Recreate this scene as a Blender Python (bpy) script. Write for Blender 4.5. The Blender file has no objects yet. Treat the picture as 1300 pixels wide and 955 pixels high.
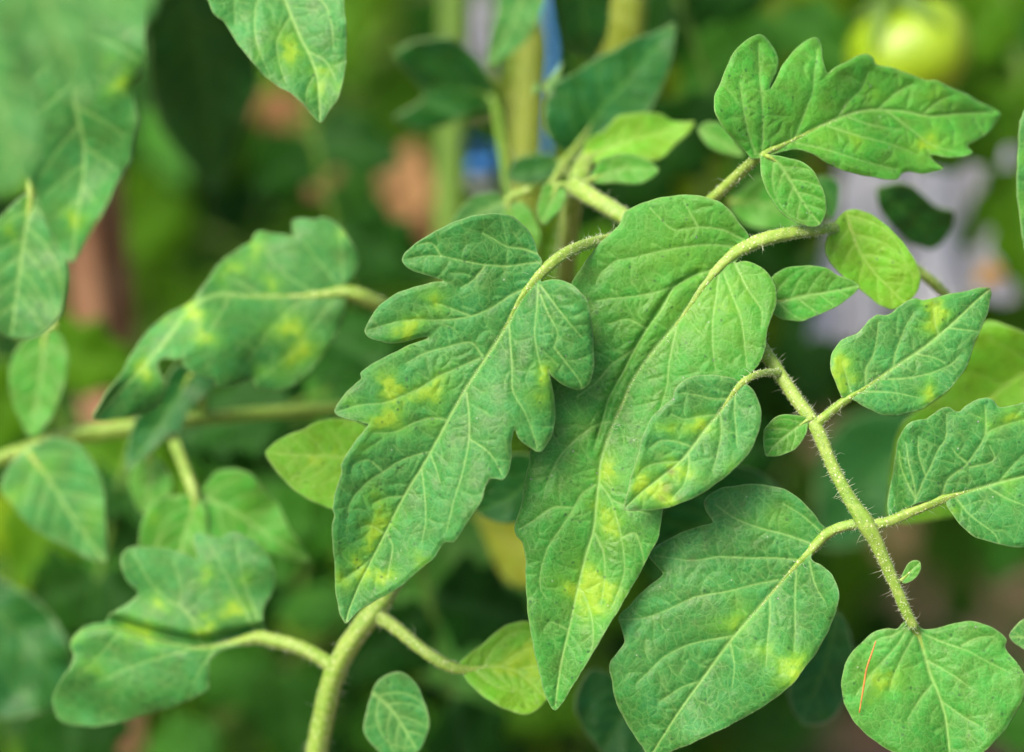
import bpy, math, random
import numpy as np
from mathutils import Vector
from mathutils.geometry import delaunay_2d_cdt

# ------------------------------------------------------------------ camera, sky, sun, exposure
sc = bpy.context.scene
COL = sc.collection
PITCH = math.radians(32)
DIST = 0.5556                      # camera to plane of sharp focus (m)
KPX = 0.2 / 1300                   # metres per photograph pixel on that plane
RIGHT = np.array([1.0, 0, 0])
UP = np.array([0, math.sin(PITCH), math.cos(PITCH)])
FWD = np.array([0, math.cos(PITCH), -math.sin(PITCH)])
CENTRE = np.array([0, 0, 0.62])
cam = bpy.data.cameras.new('camera')
cam.lens = 100; cam.sensor_width = 36; cam.clip_start = 0.02; cam.clip_end = 60
cam.dof.use_dof = True; cam.dof.focus_distance = DIST - 0.001; cam.dof.aperture_fstop = 4.8
cam.dof.aperture_blades = 9
camo = bpy.data.objects.new('camera', cam); COL.objects.link(camo)
camo.location = CENTRE - FWD * DIST
camo.rotation_euler = (math.pi / 2 - PITCH, 0, 0)
sc.camera = camo

SUN_EL, SUN_AZ = math.radians(58), math.radians(236)   # azimuth clockwise from +Y
w = bpy.data.worlds.new('World'); sc.world = w; w.use_nodes = True
nt = w.node_tree; bg = nt.nodes['Background']
sky = nt.nodes.new('ShaderNodeTexSky'); sky.sky_type = 'NISHITA'; sky.sun_disc = False
sky.sun_elevation = SUN_EL; sky.sun_rotation = SUN_AZ; sky.dust_density = 6.0; sky.air_density = 0.7; sky.ozone_density = 0.4
nt.links.new(sky.outputs[0], bg.inputs[0]); bg.inputs[1].default_value = 0.10
sl = bpy.data.lights.new('sun', 'SUN'); sl.energy = 1.5; sl.angle = math.radians(28); sl.color = (1, 0.93, 0.78)
so = bpy.data.objects.new('sun', sl); COL.objects.link(so)
sd = Vector((math.sin(SUN_AZ) * math.cos(SUN_EL), math.cos(SUN_AZ) * math.cos(SUN_EL), math.sin(SUN_EL)))
so.rotation_euler = sd.to_track_quat('Z', 'Y').to_euler(); so.location = (0, 0, 3)
sc.view_settings.view_transform = 'Standard'; sc.view_settings.look = 'None'
sc.view_settings.gamma = 1; sc.view_settings.exposure = 1.45
sc.render.engine = 'CYCLES'
cy = sc.cycles
cy.max_bounces = 6; cy.diffuse_bounces = 3; cy.glossy_bounces = 2; cy.transmission_bounces = 4
cy.use_denoising = True; cy.use_adaptive_sampling = True; cy.adaptive_threshold = .02; cy.caustics_reflective = False; cy.caustics_refractive = False

# ------------------------------------------------------------------ helpers
R = random.Random(7)
NP = np.random.RandomState(11)

def at(px, py, d):
    """photograph pixel + depth behind the focus plane in cm -> point of the place"""
    px = np.asarray(px, float); py = np.asarray(py, float); d = np.asarray(d, float) / 100
    s = (DIST + d) / DIST
    return (CENTRE + FWD * d[..., None] + RIGHT * ((px - 650) * KPX * s)[..., None]
            + UP * ((477.5 - py) * KPX * s)[..., None])

def at1(px, py, d):
    return at(np.array(px), np.array(py), np.array(float(d)))

def fr(frame, pts):
    x0, y0, s = frame
    return [(x0 + p[0] / s, y0 + p[1] / s) + tuple(p[2:]) for p in pts]
R1 = (400, 250, 3.2475); R2 = (400, 510, 3.2475); R3 = (640, 230, 3.2475); R4 = (640, 480, 3.2475)
R5 = (760, 590, 3.2475); R6 = (1000, 340, 4.333); R7 = (1000, 480, 4.333); R8 = (1000, 660, 4.333)
D1 = (880, 20, 3.095); D2 = (960, 170, 3.82); D3 = (560, 20, 3.82); D4 = (100, 250, 3.2475)
D5 = (60, 590, 3.2475); D6 = (0, 400, 3.2475); D7 = (0, 0, 3.2475); D8 = (200, 0, 2.9545)
Z5 = (400, 230, 2.889); Z7 = (0, 540, 2.889); Z8 = (400, 540, 2.889); Q3 = (960, 420, 5.909); Q6 = (1020, 600, 5.909)

def crom(P, step, closed=False):
    P = np.asarray(P, float); n = len(P); out = []
    rng = range(n if closed else n - 1)
    for i in rng:
        if closed:
            a, b, c, e = P[(i - 1) % n], P[i], P[(i + 1) % n], P[(i + 2) % n]
        else:
            b, c = P[i], P[i + 1]
            a = P[i - 1] if i > 0 else 2 * b - c
            e = P[i + 2] if i + 2 < n else 2 * c - b
        m = max(2, int(np.linalg.norm((c - b)[:2]) / step))
        t = np.linspace(0, 1, m, endpoint=False)[:, None]
        T = 0.42
        m0, m1 = T * (c - a), T * (e - b)
        out.append((2*t**3 - 3*t**2 + 1) * b + (t**3 - 2*t**2 + t) * m0 + (-2*t**3 + 3*t**2) * c + (t**3 - t**2) * m1)
    if not closed: out.append(P[-1][None])
    return np.concatenate(out)

def resample(P, step, closed=False):
    P = np.asarray(P, float)
    if closed: P = np.vstack([P, P[:1]])
    L = np.r_[0, np.cumsum(np.linalg.norm(np.diff(P, axis=0), axis=1))]
    n = max(3, int(L[-1] / step))
    s = np.linspace(0, L[-1], n, endpoint=not closed)
    return np.stack([np.interp(s, L, P[:, k]) for k in range(P.shape[1])], 1)

def inside(pts, poly):
    x, y = pts[:, 0], pts[:, 1]; c = np.zeros(len(pts), bool)
    x1, y1 = poly[:, 0], poly[:, 1]; x2, y2 = np.roll(x1, -1), np.roll(y1, -1)
    for a, b, e, f in zip(x1, y1, x2, y2):
        if b == f: continue
        k = (b > y) != (f > y)
        c ^= k & (x < (e - a) * (y - b) / (f - b) + a)
    return c

def segdist(pts, A, B):
    """min distance from pts to segments, plus index and parameter of the nearest"""
    best = np.full(len(pts), 1e9); idx = np.zeros(len(pts), int); tt = np.zeros(len(pts))
    for i in range(len(A)):
        d = B[i] - A[i]; l2 = d @ d + 1e-12
        rel = pts - A[i]
        t = np.clip((rel @ d) / l2, 0, 1)
        q = rel - t[:, None] * d
        dd = q[:, 0]**2 + q[:, 1]**2
        k = dd < best
        best[k] = dd[k]; idx[k] = i; tt[k] = t[k]
    return np.sqrt(best), idx, tt

def segdist_local(P, line, margin, chunk=14, closed=False):
    """distance to a polyline, exact within the margin; plus position 0..1 along it"""
    A = line if closed else line[:-1]; B = np.roll(line, -1, 0) if closed else line[1:]
    best = np.full(len(P), 1e3); par = np.zeros(len(P)); n = len(A)
    for i in range(0, n, chunk):
        a, b = A[i:i + chunk], B[i:i + chunk]; lo = np.minimum(a, b).min(0) - margin; hi = np.maximum(a, b).max(0) + margin
        k = np.where((P[:, 0] > lo[0]) & (P[:, 0] < hi[0]) & (P[:, 1] > lo[1]) & (P[:, 1] < hi[1]))[0]
        if not len(k): continue
        q, qi, qt = segdist(P[k], a, b); m = q < best[k]
        best[k[m]] = q[m]; par[k[m]] = ((i + qi + qt) / n)[m]
    return best, par

def wave(p, seed, wl, n=5):
    r = np.random.RandomState(seed); o = np.zeros(len(p))
    for _ in range(n):
        a = r.rand() * 6.283; f = 6.283 / (wl * (0.7 + 0.8 * r.rand()))
        o += np.sin((p[:, 0] * math.cos(a) + p[:, 1] * math.sin(a)) * f + r.rand() * 6.283)
    return o / n ** 0.5

def link(name, me, mat, parent, loc=None):
    o = bpy.data.objects.new(name, me); COL.objects.link(o)
    if mat and not me.materials: me.materials.append(mat)
    if parent is not None: o.parent = parent
    if loc is not None: o.location = loc
    return o

def mesh(name, V, F, smooth=True):
    me = bpy.data.meshes.new(name)
    V = np.asarray(V, np.float32)
    if isinstance(F, np.ndarray):
        me.vertices.add(len(V)); me.vertices.foreach_set('co', V.ravel())
        k = F.shape[1]
        me.loops.add(F.size); me.loops.foreach_set('vertex_index', F.ravel().astype(np.int32))
        me.polygons.add(len(F)); me.polygons.foreach_set('loop_start', np.arange(0, F.size, k, dtype=np.int32))
        me.update(calc_edges=True)
    else:
        me.from_pydata([tuple(v) for v in V], [], F)
    if smooth: me.polygons.foreach_set('use_smooth', np.ones(len(me.polygons), bool))
    me.update()
    return me

def thing(name, label, cat, loc, group=None):
    o = bpy.data.objects.new(name, None); COL.objects.link(o)
    o.empty_display_size = 0.01; o.location = loc
    tag(o, label, cat, group); return o

def tag(o, label, cat, group=None):
    o['label'] = label; o['category'] = cat
    if group: o['group'] = group
    return o

# ------------------------------------------------------------------ materials
def newmat(name):
    m = bpy.data.materials.new(name); m.use_nodes = True
    t = m.node_tree; t.nodes.clear()
    out = t.nodes.new('ShaderNodeOutputMaterial')
    def N(kind, **kw):
        n = t.nodes.new('ShaderNode' + kind)
        for k, v in kw.items():
            if k.startswith('_'): setattr(n, k[1:], v)
            else:
                n.inputs[int(k[1:]) if k[0] == 'i' and k[1:].isdigit() else k.replace('__', ' ')].default_value = v
        return n
    return m, t, out, N, t.links.new

def math_node(N, L, op, a, b=None, c=None):
    n = N('Math', _operation=op)
    for i, v in enumerate((a, b, c)):
        if v is None: continue
        if isinstance(v, (int, float)): n.inputs[i].default_value = v
        else: L(v, n.inputs[i])
    return n.outputs[0]

def mixc(N, L, f, a, b):
    n = N('Mix', _data_type='RGBA')
    if isinstance(f, (int, float)): n.inputs[0].default_value = f
    else: L(f, n.inputs[0])
    for i, v in ((6, a), (7, b)):
        if isinstance(v, tuple): n.inputs[i].default_value = v + (1,)
        else: L(v, n.inputs[i])
    return n.outputs[2]

def ramp(N, L, v, lo, hi, a=0.0, b=1.0):
    n = N('MapRange', _clamp=True); L(v, n.inputs[0])
    for i, x in enumerate((lo, hi, a, b)): n.inputs[i + 1].default_value = x
    return n.outputs[0]

def leaf_material(name, dark, light, trans=0.25, tcol=(0.22, 0.5, 0.03), vein=(0.30, 0.52, 0.14), veinamt=0.68, sheen=0.03):
    m, t, out, N, L = newmat(name)
    tc = N('TexCoord').outputs['Object']
    at_ = N('Attribute', _attribute_name='mask')
    sep = N('SeparateColor'); L(at_.outputs['Color'], sep.inputs[0])
    vn, spot, brown = sep.outputs[0], sep.outputs[1], sep.outputs[2]
    edge = at_.outputs['Alpha']
    def noise(s, det=3, rough=.55):
        n = N('TexNoise'); L(tc, n.inputs['Vector']); n.inputs['Scale'].default_value = s
        n.inputs['Detail'].default_value = det; n.inputs['Roughness'].default_value = rough
        return n
    big, mid, fine = noise(38, 2).outputs[0], noise(240, 2).outputs[0], noise(1900, 1, .7).outputs[0]
    # warped coordinates for the net of finest veins
    nz = noise(300, 1); va = N('VectorMath', _operation='MULTIPLY_ADD')
    L(nz.outputs['Color'], va.inputs[0]); va.inputs[1].default_value = (.0016,) * 3; L(tc, va.inputs[2])
    def cells(s):
        v = N('TexVoronoi', _feature='DISTANCE_TO_EDGE'); L(va.outputs[0], v.inputs['Vector']); v.inputs['Scale'].default_value = s
        return v.outputs['Distance']
    c1, c2 = cells(430), cells(1150)
    net = math_node(N, L, 'MAXIMUM', ramp(N, L, c1, 0, .07, 1, 0), math_node(N, L, 'MULTIPLY', ramp(N, L, c2, 0, .12, 1, 0), .55))
    base = mixc(N, L, ramp(N, L, big, .3, .7), dark, light)
    lum = math_node(N, L, 'ADD', math_node(N, L, 'MULTIPLY', mid, .45), math_node(N, L, 'MULTIPLY', fine, .45))
    hv = N('HueSaturation'); L(base, hv.inputs['Color']); L(ramp(N, L, lum, .25, .65, .64, 1.34), hv.inputs['Value'])
    L(ramp(N, L, mid, .3, .7, .485, .515), hv.inputs['Hue'])
    base = hv.outputs[0]
    base = mixc(N, L, math_node(N, L, 'MULTIPLY', net, .22), base, vein)
    # yellow chlorotic patches and broad painted-light tints, mottled
    sp = math_node(N, L, 'MULTIPLY', spot, ramp(N, L, noise(520, 2, .65).outputs[0], .28, .6, .68, 1.12))
    ycol = mixc(N, L, ramp(N, L, sp, .4, 1.0), (.135, .37, .025), (.31, .49, .025))
    base = mixc(N, L, math_node(N, L, 'MINIMUM', sp, .8), base, ycol)
    base = mixc(N, L, math_node(N, L, 'MULTIPLY', vn, veinamt), base, vein)
    # pale thin margin, dark and pale specks, dead tissue
    base = mixc(N, L, math_node(N, L, 'MULTIPLY', edge, .5), base, (.30, .42, .17))
    vs = N('TexVoronoi'); L(tc, vs.inputs['Vector']); vs.inputs['Scale'].default_value = 620
    sepv = N('SeparateColor'); L(vs.outputs['Color'], sepv.inputs[0])
    spk = math_node(N, L, 'MULTIPLY', ramp(N, L, vs.outputs['Distance'], .10, .24, 1, 0), ramp(N, L, sepv.outputs[0], .66, .72))
    base = mixc(N, L, math_node(N, L, 'MULTIPLY', spk, .65), base, (.02, .05, .03))
    spw = math_node(N, L, 'MULTIPLY', ramp(N, L, vs.outputs['Distance'], .06, .15, 1, 0), ramp(N, L, sepv.outputs[1], .9, .93))
    base = mixc(N, L, math_node(N, L, 'MULTIPLY', spw, .5), base, (.5, .55, .42))
    base = mixc(N, L, math_node(N, L, 'MULTIPLY', brown, ramp(N, L, mid, .35, .6, .3, 1)), base, (.10, .06, .04))
    # relief: swollen cells between the fine veins
    hgt = math_node(N, L, 'ADD', math_node(N, L, 'MULTIPLY', ramp(N, L, c1, 0, .35), 1.0), math_node(N, L, 'MULTIPLY', ramp(N, L, c2, 0, .4), .5))
    hgt = math_node(N, L, 'ADD', hgt, math_node(N, L, 'MULTIPLY', fine, .45))
    bp = N('Bump', Strength=.5, Distance=.00014); L(hgt, bp.inputs['Height'])
    p = N('BsdfPrincipled'); L(base, p.inputs['Base Color']); L(bp.outputs[0], p.inputs['Normal'])
    L(ramp(N, L, mid, .3, .7, .38, .55), p.inputs['Roughness']); p.inputs['Specular IOR Level'].default_value = .24
    p.inputs['Sheen Weight'].default_value = sheen; p.inputs['Sheen Roughness'].default_value = .45
    p.inputs['Sheen Tint'].default_value = (.85, .95, .9, 1)
    tr = N('BsdfTranslucent'); L(bp.outputs[0], tr.inputs['Normal'])
    tcn = mixc(N, L, math_node(N, L, 'MULTIPLY', spot, .6), tcol, (.45, .62, .04))
    L(mixc(N, L, math_node(N, L, 'MULTIPLY', vn, .5), tcn, (.3, .5, .1)), tr.inputs['Color'])
    mx = N('MixShader', i0=trans); L(p.outputs[0], mx.inputs[1]); L(tr.outputs[0], mx.inputs[2])
    L(mx.outputs[0], out.inputs[0])
    return m

LEAF = {
    'mature': leaf_material('leaf_mature', (.030, .170, .028), (.058, .248, .050), .25, (.16, .50, .025)),
    'fresh': leaf_material('leaf_fresh', (.050, .245, .022), (.090, .335, .036), .32, (.30, .62, .015)),
    'semi': leaf_material('leaf_semi', (.040, .205, .024), (.074, .290, .042), .28, (.24, .56, .02)),
    'young': leaf_material('leaf_young', (.12, .35, .016), (.18, .43, .026), .36, (.46, .70, .015), (.34, .55, .10)),
    'deep': leaf_material('leaf_deep_shade', (.007, .080, .010), (.015, .118, .018), .2, (.05, .34, .008), (.08, .23, .035), .6, .05),  # darker copy of the leaf, with shade put into its colour
    'yellow': leaf_material('leaf_yellow', (.28, .38, .02), (.38, .45, .03), .35, (.6, .68, .02), (.45, .5, .12)),
}

def far_material(name, a, b, tcol, trans):
    m, t, out, N, L = newmat(name)
    n = N('TexNoise', Scale=40.0, Detail=1.0); L(N('TexCoord').outputs['Object'], n.inputs['Vector'])
    at_ = N('Attribute', _attribute_name='mask'); sep = N('SeparateColor'); L(at_.outputs['Color'], sep.inputs[0])
    c = mixc(N, L, math_node(N, L, 'MULTIPLY', sep.outputs[0], .5), mixc(N, L, ramp(N, L, n.outputs[0], .35, .65), a, b), tuple(min(1, x * 1.8 + .03) for x in b))
    p = N('BsdfPrincipled', Roughness=.6); L(c, p.inputs['Base Color']); p.inputs['Specular IOR Level'].default_value = .1
    tr = N('BsdfTranslucent', Color=tcol + (1,)); mx = N('MixShader', i0=trans)
    L(p.outputs[0], mx.inputs[1]); L(tr.outputs[0], mx.inputs[2]); L(mx.outputs[0], out.inputs[0]); return m
FAR = {  # darker than the near leaves: background shade is put into these colours
    'mature': far_material('far_mature', (.020, .105, .006), (.034, .145, .010), (.10, .36, .004), .25),
    'deep': far_material('far_deep_shade', (.006, .042, .002), (.011, .064, .004), (.03, .18, .002), .2),
    'fresh': far_material('far_fresh', (.045, .15, .003), (.07, .19, .005), (.2, .45, .002), .32),
    'young': far_material('far_young', (.11, .21, .003), (.15, .25, .005), (.36, .5, .002), .38),
}

def stem_material(name, a, b, c, spec=1.0):
    m, t, out, N, L = newmat(name)
    tc = N('TexCoord').outputs['Object']
    def noise(s, det=4):
        n = N('TexNoise'); L(tc, n.inputs['Vector']); n.inputs['Scale'].default_value = s; n.inputs['Detail'].default_value = det
        return n.outputs[0]
    n1, n2, n3 = noise(110), noise(900), noise(2600, 2)
    base = mixc(N, L, ramp(N, L, n1, .35, .65), a, b)
    base = mixc(N, L, ramp(N, L, n2, .45, .75, 0, .8), base, c)
    vs = N('TexVoronoi'); L(tc, vs.inputs['Vector']); vs.inputs['Scale'].default_value = 1300
    sv = N('SeparateColor'); L(vs.outputs['Color'], sv.inputs[0])
    w_ = math_node(N, L, 'MULTIPLY', ramp(N, L, vs.outputs['Distance'], .15, .35, 1, 0), ramp(N, L, sv.outputs[0], .55, .6))
    base = mixc(N, L, math_node(N, L, 'MULTIPLY', w_, .6 * spec), base, (.72, .75, .48))
    dk = math_node(N, L, 'MULTIPLY', ramp(N, L, vs.outputs['Distance'], .1, .3, 1, 0), ramp(N, L, sv.outputs[1], .88, .92))
    base = mixc(N, L, math_node(N, L, 'MULTIPLY', dk, .5 * spec), base, (.16, .15, .05))
    bp = N('Bump', Strength=.6, Distance=.0002)
    L(math_node(N, L, 'ADD', math_node(N, L, 'MULTIPLY', w_, .8), n3), bp.inputs['Height'])
    p = N('BsdfPrincipled'); L(base, p.inputs['Base Color']); L(bp.outputs[0], p.inputs['Normal'])
    p.inputs['Roughness'].default_value = .5; p.inputs['Specular IOR Level'].default_value = .4
    p.inputs['Sheen Weight'].default_value = .08
    p.inputs['Subsurface Weight'].default_value = .15; p.inputs['Subsurface Radius'].default_value = (.4, .6, .15)
    p.inputs['Subsurface Scale'].default_value = .002
    L(p.outputs[0], out.inputs[0]); return m
STEM = stem_material('stem_green', (.15, .285, .022), (.22, .34, .045), (.33, .41, .10))
STEM_Y = stem_material('stem_olive', (.14, .20, .008), (.18, .235, .012), (.17, .22, .012), .3)
STEM_M = stem_material('stem_mid', (.13, .25, .02), (.19, .31, .035), (.24, .34, .06), .4)
STEM_G = stem_material('stem_bright', (.075, .17, .006), (.10, .21, .01), (.10, .20, .01), .3)

def plain(name, col, rough=.6, spec=.3, col2=None, scale=60, trans=0, sheen=0, bump=0):
    m, t, out, N, L = newmat(name)
    p = N('BsdfPrincipled'); p.inputs['Roughness'].default_value = rough; p.inputs['Specular IOR Level'].default_value = spec
    p.inputs['Sheen Weight'].default_value = sheen
    n = N('TexNoise', Scale=scale, Detail=5.0); L(N('TexCoord').outputs['Object'], n.inputs['Vector'])
    L(mixc(N, L, ramp(N, L, n.outputs[0], .35, .65), col, col2 or tuple(c * .75 for c in col)), p.inputs['Base Color'])
    if bump:
        b = N('Bump', Strength=.6, Distance=bump); L(n.outputs[0], b.inputs['Height']); L(b.outputs[0], p.inputs['Normal'])
    if trans:
        tr = N('BsdfTranslucent'); tr.inputs['Color'].default_value = tuple(min(1, c * 1.3) for c in col) + (1,)
        mx = N('MixShader', i0=trans); L(p.outputs[0], mx.inputs[1]); L(tr.outputs[0], mx.inputs[2]); L(mx.outputs[0], out.inputs[0])
    else: L(p.outputs[0], out.inputs[0])
    return m
HAIR = plain('plant_hair', (.72, .78, .58), .4, .5, (.6, .68, .45), 300, .35)

# ------------------------------------------------------------------ leaf blades
def auto_veins(poly, mid, n, rs):
    """side veins that leave the midrib and bend towards the tip"""
    M = resample(crom(mid, 4), 3.0); L = len(M); out = []
    size = np.linalg.norm(M[-1] - M[0])
    for i in range(n):
        for s in (-1, 1):
            f = .04 + .82 * (i + .45 * (s > 0) + rs.rand() * .2) / n
            k = min(L - 3, int(f * L)); p = M[k].copy(); d = M[min(L - 1, k + 3)] - M[k]; d /= np.linalg.norm(d) + 1e-9
            a = s * math.radians(62 - 22 * f + rs.rand() * 8); step = size / 34
            line = [p.copy()]; ang = math.atan2(d[1], d[0]) + a
            for j in range(40):
                ang -= s * math.radians(1.5 + j * .12)
                p = p + step * np.array([math.cos(ang), math.sin(ang)])
                if not inside(p[None], poly)[0]: break
                line.append(p.copy())
            if len(line) > 4: out.append([tuple(q) for q in line[:max(4, int(len(line) * .93))]])
    return out

def blade(outline, mid, veins=None, spots=(), browns=(), d=0.0, gx=0, gy=0, fold=0.15, arch=0.0, curl=0.0,
          und=.06, h=1.7, seed=1, nv=5, quilt=1.0, vw=1.0, thick=.00035, fn=None, wob=.7):
    """mesh of one leaflet; px outline, depth in cm.  fold: rise per px away from midrib (cm/100px)"""
    rs = np.random.RandomState(seed)
    poly = resample(crom(outline, 2, True), h, True)
    nrm = np.roll(poly, -1, 0) - np.roll(poly, 1, 0); nrm = np.stack([nrm[:, 1], -nrm[:, 0]], 1)
    nrm /= np.linalg.norm(nrm, axis=1)[:, None] + 1e-9
    k = np.arange(len(poly)) * h
    wv = sum(np.sin(k / l + rs.rand() * 6.28) for l in (4.1, 7.3, 12.7)) * .33
    poly = poly + nrm * (wv * wob)[:, None]
    mid_s = resample(crom(mid, 3), max(3.0, h * 1.5))
    if veins is None: veins = auto_veins(poly, mid, nv, rs)
    V2 = [resample(crom(v, 3), max(4.0, h * 2)) for v in veins if len(v) > 1]
    T3 = []
    for v in V2 + [mid_s]:                          # short third-order veins
        P = resample(v, max(13.0, h * 6))
        for i in range(1, len(P) - 1):
            dd = P[i + 1] - P[i - 1]; ang = math.atan2(dd[1], dd[0])
            for s in (-1, 1):
                if rs.rand() < .55 or h > 2.6: continue
                a = ang + s * math.radians(45 + 40 * rs.rand()); p = P[i].copy(); ln = [p]
                bend = (rs.rand() - .5) * .35
                for j in range(int(4 + rs.rand() * 6)):
                    p = p + 4.2 * np.array([math.cos(a), math.sin(a)]); a += bend + (rs.rand() - .5) * .3; ln.append(p)
                ln = np.array(ln); ok = inside(ln, poly); m = len(ln) if ok.all() else int(np.argmin(ok))
                if m > 2: T3.append(ln[:m])
    # points: margin + vein centre lines + hexagonal fill
    x0, y0 = poly.min(0); x1, y1 = poly.max(0)
    rows = np.arange(y0, y1, h * .866); g = []
    for i, y in enumerate(rows):
        xs = np.arange(x0 + (i % 2) * h / 2, x1, h); g.append(np.stack([xs, np.full_like(xs, y)], 1))
    g = np.concatenate(g); g += rs.uniform(-.12, .12, g.shape) * h
    g = g[inside(g, poly)]
    vp = np.concatenate([resample(v, h) for v in [mid_s] + V2]); vp = vp[inside(vp, poly)] if len(vp) else vp
    blk = set()
    for q in np.concatenate([poly, vp]):
        blk.add((int(q[0] / (h * .55)), int(q[1] / (h * .55))))
    key = (g / (h * .55)).astype(int)
    keep = np.array([not ((a, b) in blk) for a, b in key])
    g = g[keep]
    # thin out crowded vein points
    seen = set(); vq = []
    pk = {(int(q[0] / (h * .6)), int(q[1] / (h * .6))) for q in poly}
    for q in vp:
        kk = (int(q[0] / (h * .6)), int(q[1] / (h * .6)))
        if kk in seen or kk in pk: continue
        seen.add(kk); vq.append(q)
    pts = np.concatenate([poly, np.array(vq).reshape(-1, 2), g])
    nb = len(poly)
    r = delaunay_2d_cdt([Vector((p[0], -p[1])) for p in pts], [(i, (i + 1) % nb) for i in range(nb)], [], 0, 1e-6)
    P = np.array([(v.x, -v.y) for v in r[0]])
    F = np.array([f for f in r[2] if len(f) == 3], int)
    cen = P[F].mean(1); F = F[inside(cen, poly)]
    # fields
    md, mi, mt = segdist(P, mid_s[:-1], mid_s[1:])
    par = (mi + mt) / (len(mid_s) - 1)
    dv = np.full(len(P), 1e9); vein = np.zeros(len(P))
    wm = vw * (3.0 - 1.9 * par)
    vein = np.maximum(vein, np.exp(-(md / wm) ** 2))
    for v in V2:
        q, f = segdist_local(P, v, 26)
        dv = np.minimum(dv, q); vein = np.maximum(vein, (.82 - .3 * f) * np.exp(-(q / (vw * (1.45 - .55 * f))) ** 2))
    dq = np.minimum(dv, md)
    for v in T3:
        b0, b1 = v.min(0) - 14, v.max(0) + 14
        s = np.where((P[:, 0] > b0[0]) & (P[:, 0] < b1[0]) & (P[:, 1] > b0[1]) & (P[:, 1] < b1[1]))[0]
        if not len(s): continue
        q, _, _ = segdist(P[s], v[:-1], v[1:])
        dq[s] = np.minimum(dq[s], q + 3.5); vein[s] = np.maximum(vein[s], .28 * np.exp(-(q / (vw * 1.0)) ** 2))
    ed, _ = segdist_local(P, poly[::2], 60, 14, True); ed = np.minimum(ed, 60)
    spot = np.zeros(len(P))
    for sx, sy, sr, sa in spots:
        q = P - (sx, sy); th = np.arctan2(q[:, 1], q[:, 0]); rr = np.hypot(q[:, 0], q[:, 1])
        e = sr * 1.42 * (1 + .25 * np.sin(th * 2 + sx) + .18 * np.sin(th * 3 + sy) + .1 * np.sin(th * 5 + sx * .7))
        spot = np.maximum(spot, sa * np.exp(-(rr / e) ** 2 * 1.15)) + .25 * np.minimum(spot, sa * np.exp(-(rr / e) ** 2))
    brn = np.zeros(len(P))
    for sx, sy, sr, sa in browns:
        brn = np.maximum(brn, sa * np.exp(-((P[:, 0] - sx) ** 2 + (P[:, 1] - sy) ** 2) / sr ** 2))
    c = P.mean(0); size = np.linalg.norm(mid_s[-1] - mid_s[0]); und = und * min(1.3, (size / 330) ** 1.4)
    dep = d + gx * (P[:, 0] - c[0]) / 100 + gy * (P[:, 1] - c[1]) / 100
    dep -= fold * (1 - np.exp(-md / 18)) * 90 * np.tanh(md / 90) / 100          # halves rise beside the midrib
    dep += arch * (110 * np.tanh(md / 110) / 100) ** 2                                            # and fall again outwards
    dx_ = (mid_s[-1] - mid_s[0]) / size; pl = ((P - mid_s[0]) @ dx_) / size; dep += curl * (pl - .4) ** 2 * np.sign(pl - .4)
    dep += und * wave(P, seed, size * .42) * (.35 + .65 * np.exp(-ed / 22))
    dep += und * .22 * wave(P, seed + 50, max(28, size * .16)) * np.exp(-ed / 14)
    quilt = quilt * (1 if h < 2.15 else .45); dep -= quilt * .031 * (1 - np.exp(-(dq / 6.5) ** 1.4)) * np.clip(ed / 6, 0, 1)
    dep += quilt * .012 * np.exp(-(md / (wm * 1.6)) ** 2)
    if fn is not None: dep += fn(P, par, md, ed)
    W = at(P[:, 0], P[:, 1], dep)
    col = np.stack([vein, np.clip(spot, 0, 1), np.clip(brn, 0, 1), np.exp(-(ed / 1.3) ** 2)], 1)
    return dict(P=P, W=W, F=F, nb=nb, col=col, thick=thick, dep=dep)

def blade_mesh(b, origin):
    W, F = b['W'] - origin, b['F']
    n = np.zeros_like(W); a = np.cross(W[F[:, 1]] - W[F[:, 0]], W[F[:, 2]] - W[F[:, 0]])
    for k in range(3): np.add.at(n, F[:, k], a)
    n /= np.linalg.norm(n, axis=1)[:, None] + 1e-15
    nv = len(W); V = np.concatenate([W, W - n * b['thick']])
    cnt = {}
    e = np.concatenate([F[:, [0, 1]], F[:, [1, 2]], F[:, [2, 0]]])
    k = np.sort(e, 1); u, inv, c = np.unique(k, axis=0, return_inverse=True, return_counts=True)
    be = e[c[inv.ravel()] == 1]
    rim = np.concatenate([np.stack([be[:, 1], be[:, 0], be[:, 0] + nv], 1), np.stack([be[:, 1], be[:, 0] + nv, be[:, 1] + nv], 1)])
    FF = np.concatenate([F, F[:, ::-1] + nv, rim])
    me = mesh('leaflet', V, FF)
    at_ = me.attributes.new('mask', 'FLOAT_COLOR', 'POINT')
    at_.data.foreach_set('color', np.concatenate([b['col'], b['col']]).astype(np.float32).ravel())
    return me

# ------------------------------------------------------------------ stalks and hairs
def stalk_path(pts, smooth=False):
    """pts: (px, py, depth cm, radius px) -> smooth world points and radii"""
    P = crom(pts, 5)
    if smooth:                                       # ease the bend where stalk meets blade
        P = resample(P, 2.5); K = 9
        Q = np.vstack([2 * P[0] - P[K:0:-1], P, 2 * P[-1] - P[-2:-K - 2:-1]]); w_ = np.hanning(2 * K + 3)[1:-1]; w_ /= w_.sum()
        P = np.stack([np.convolve(Q[:, k], w_, 'valid') for k in range(4)], 1)
    W = at(P[:, 0], P[:, 1], P[:, 2]); rad = P[:, 3] * KPX * (DIST + P[:, 2] / 100) / DIST
    return W, rad

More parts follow.
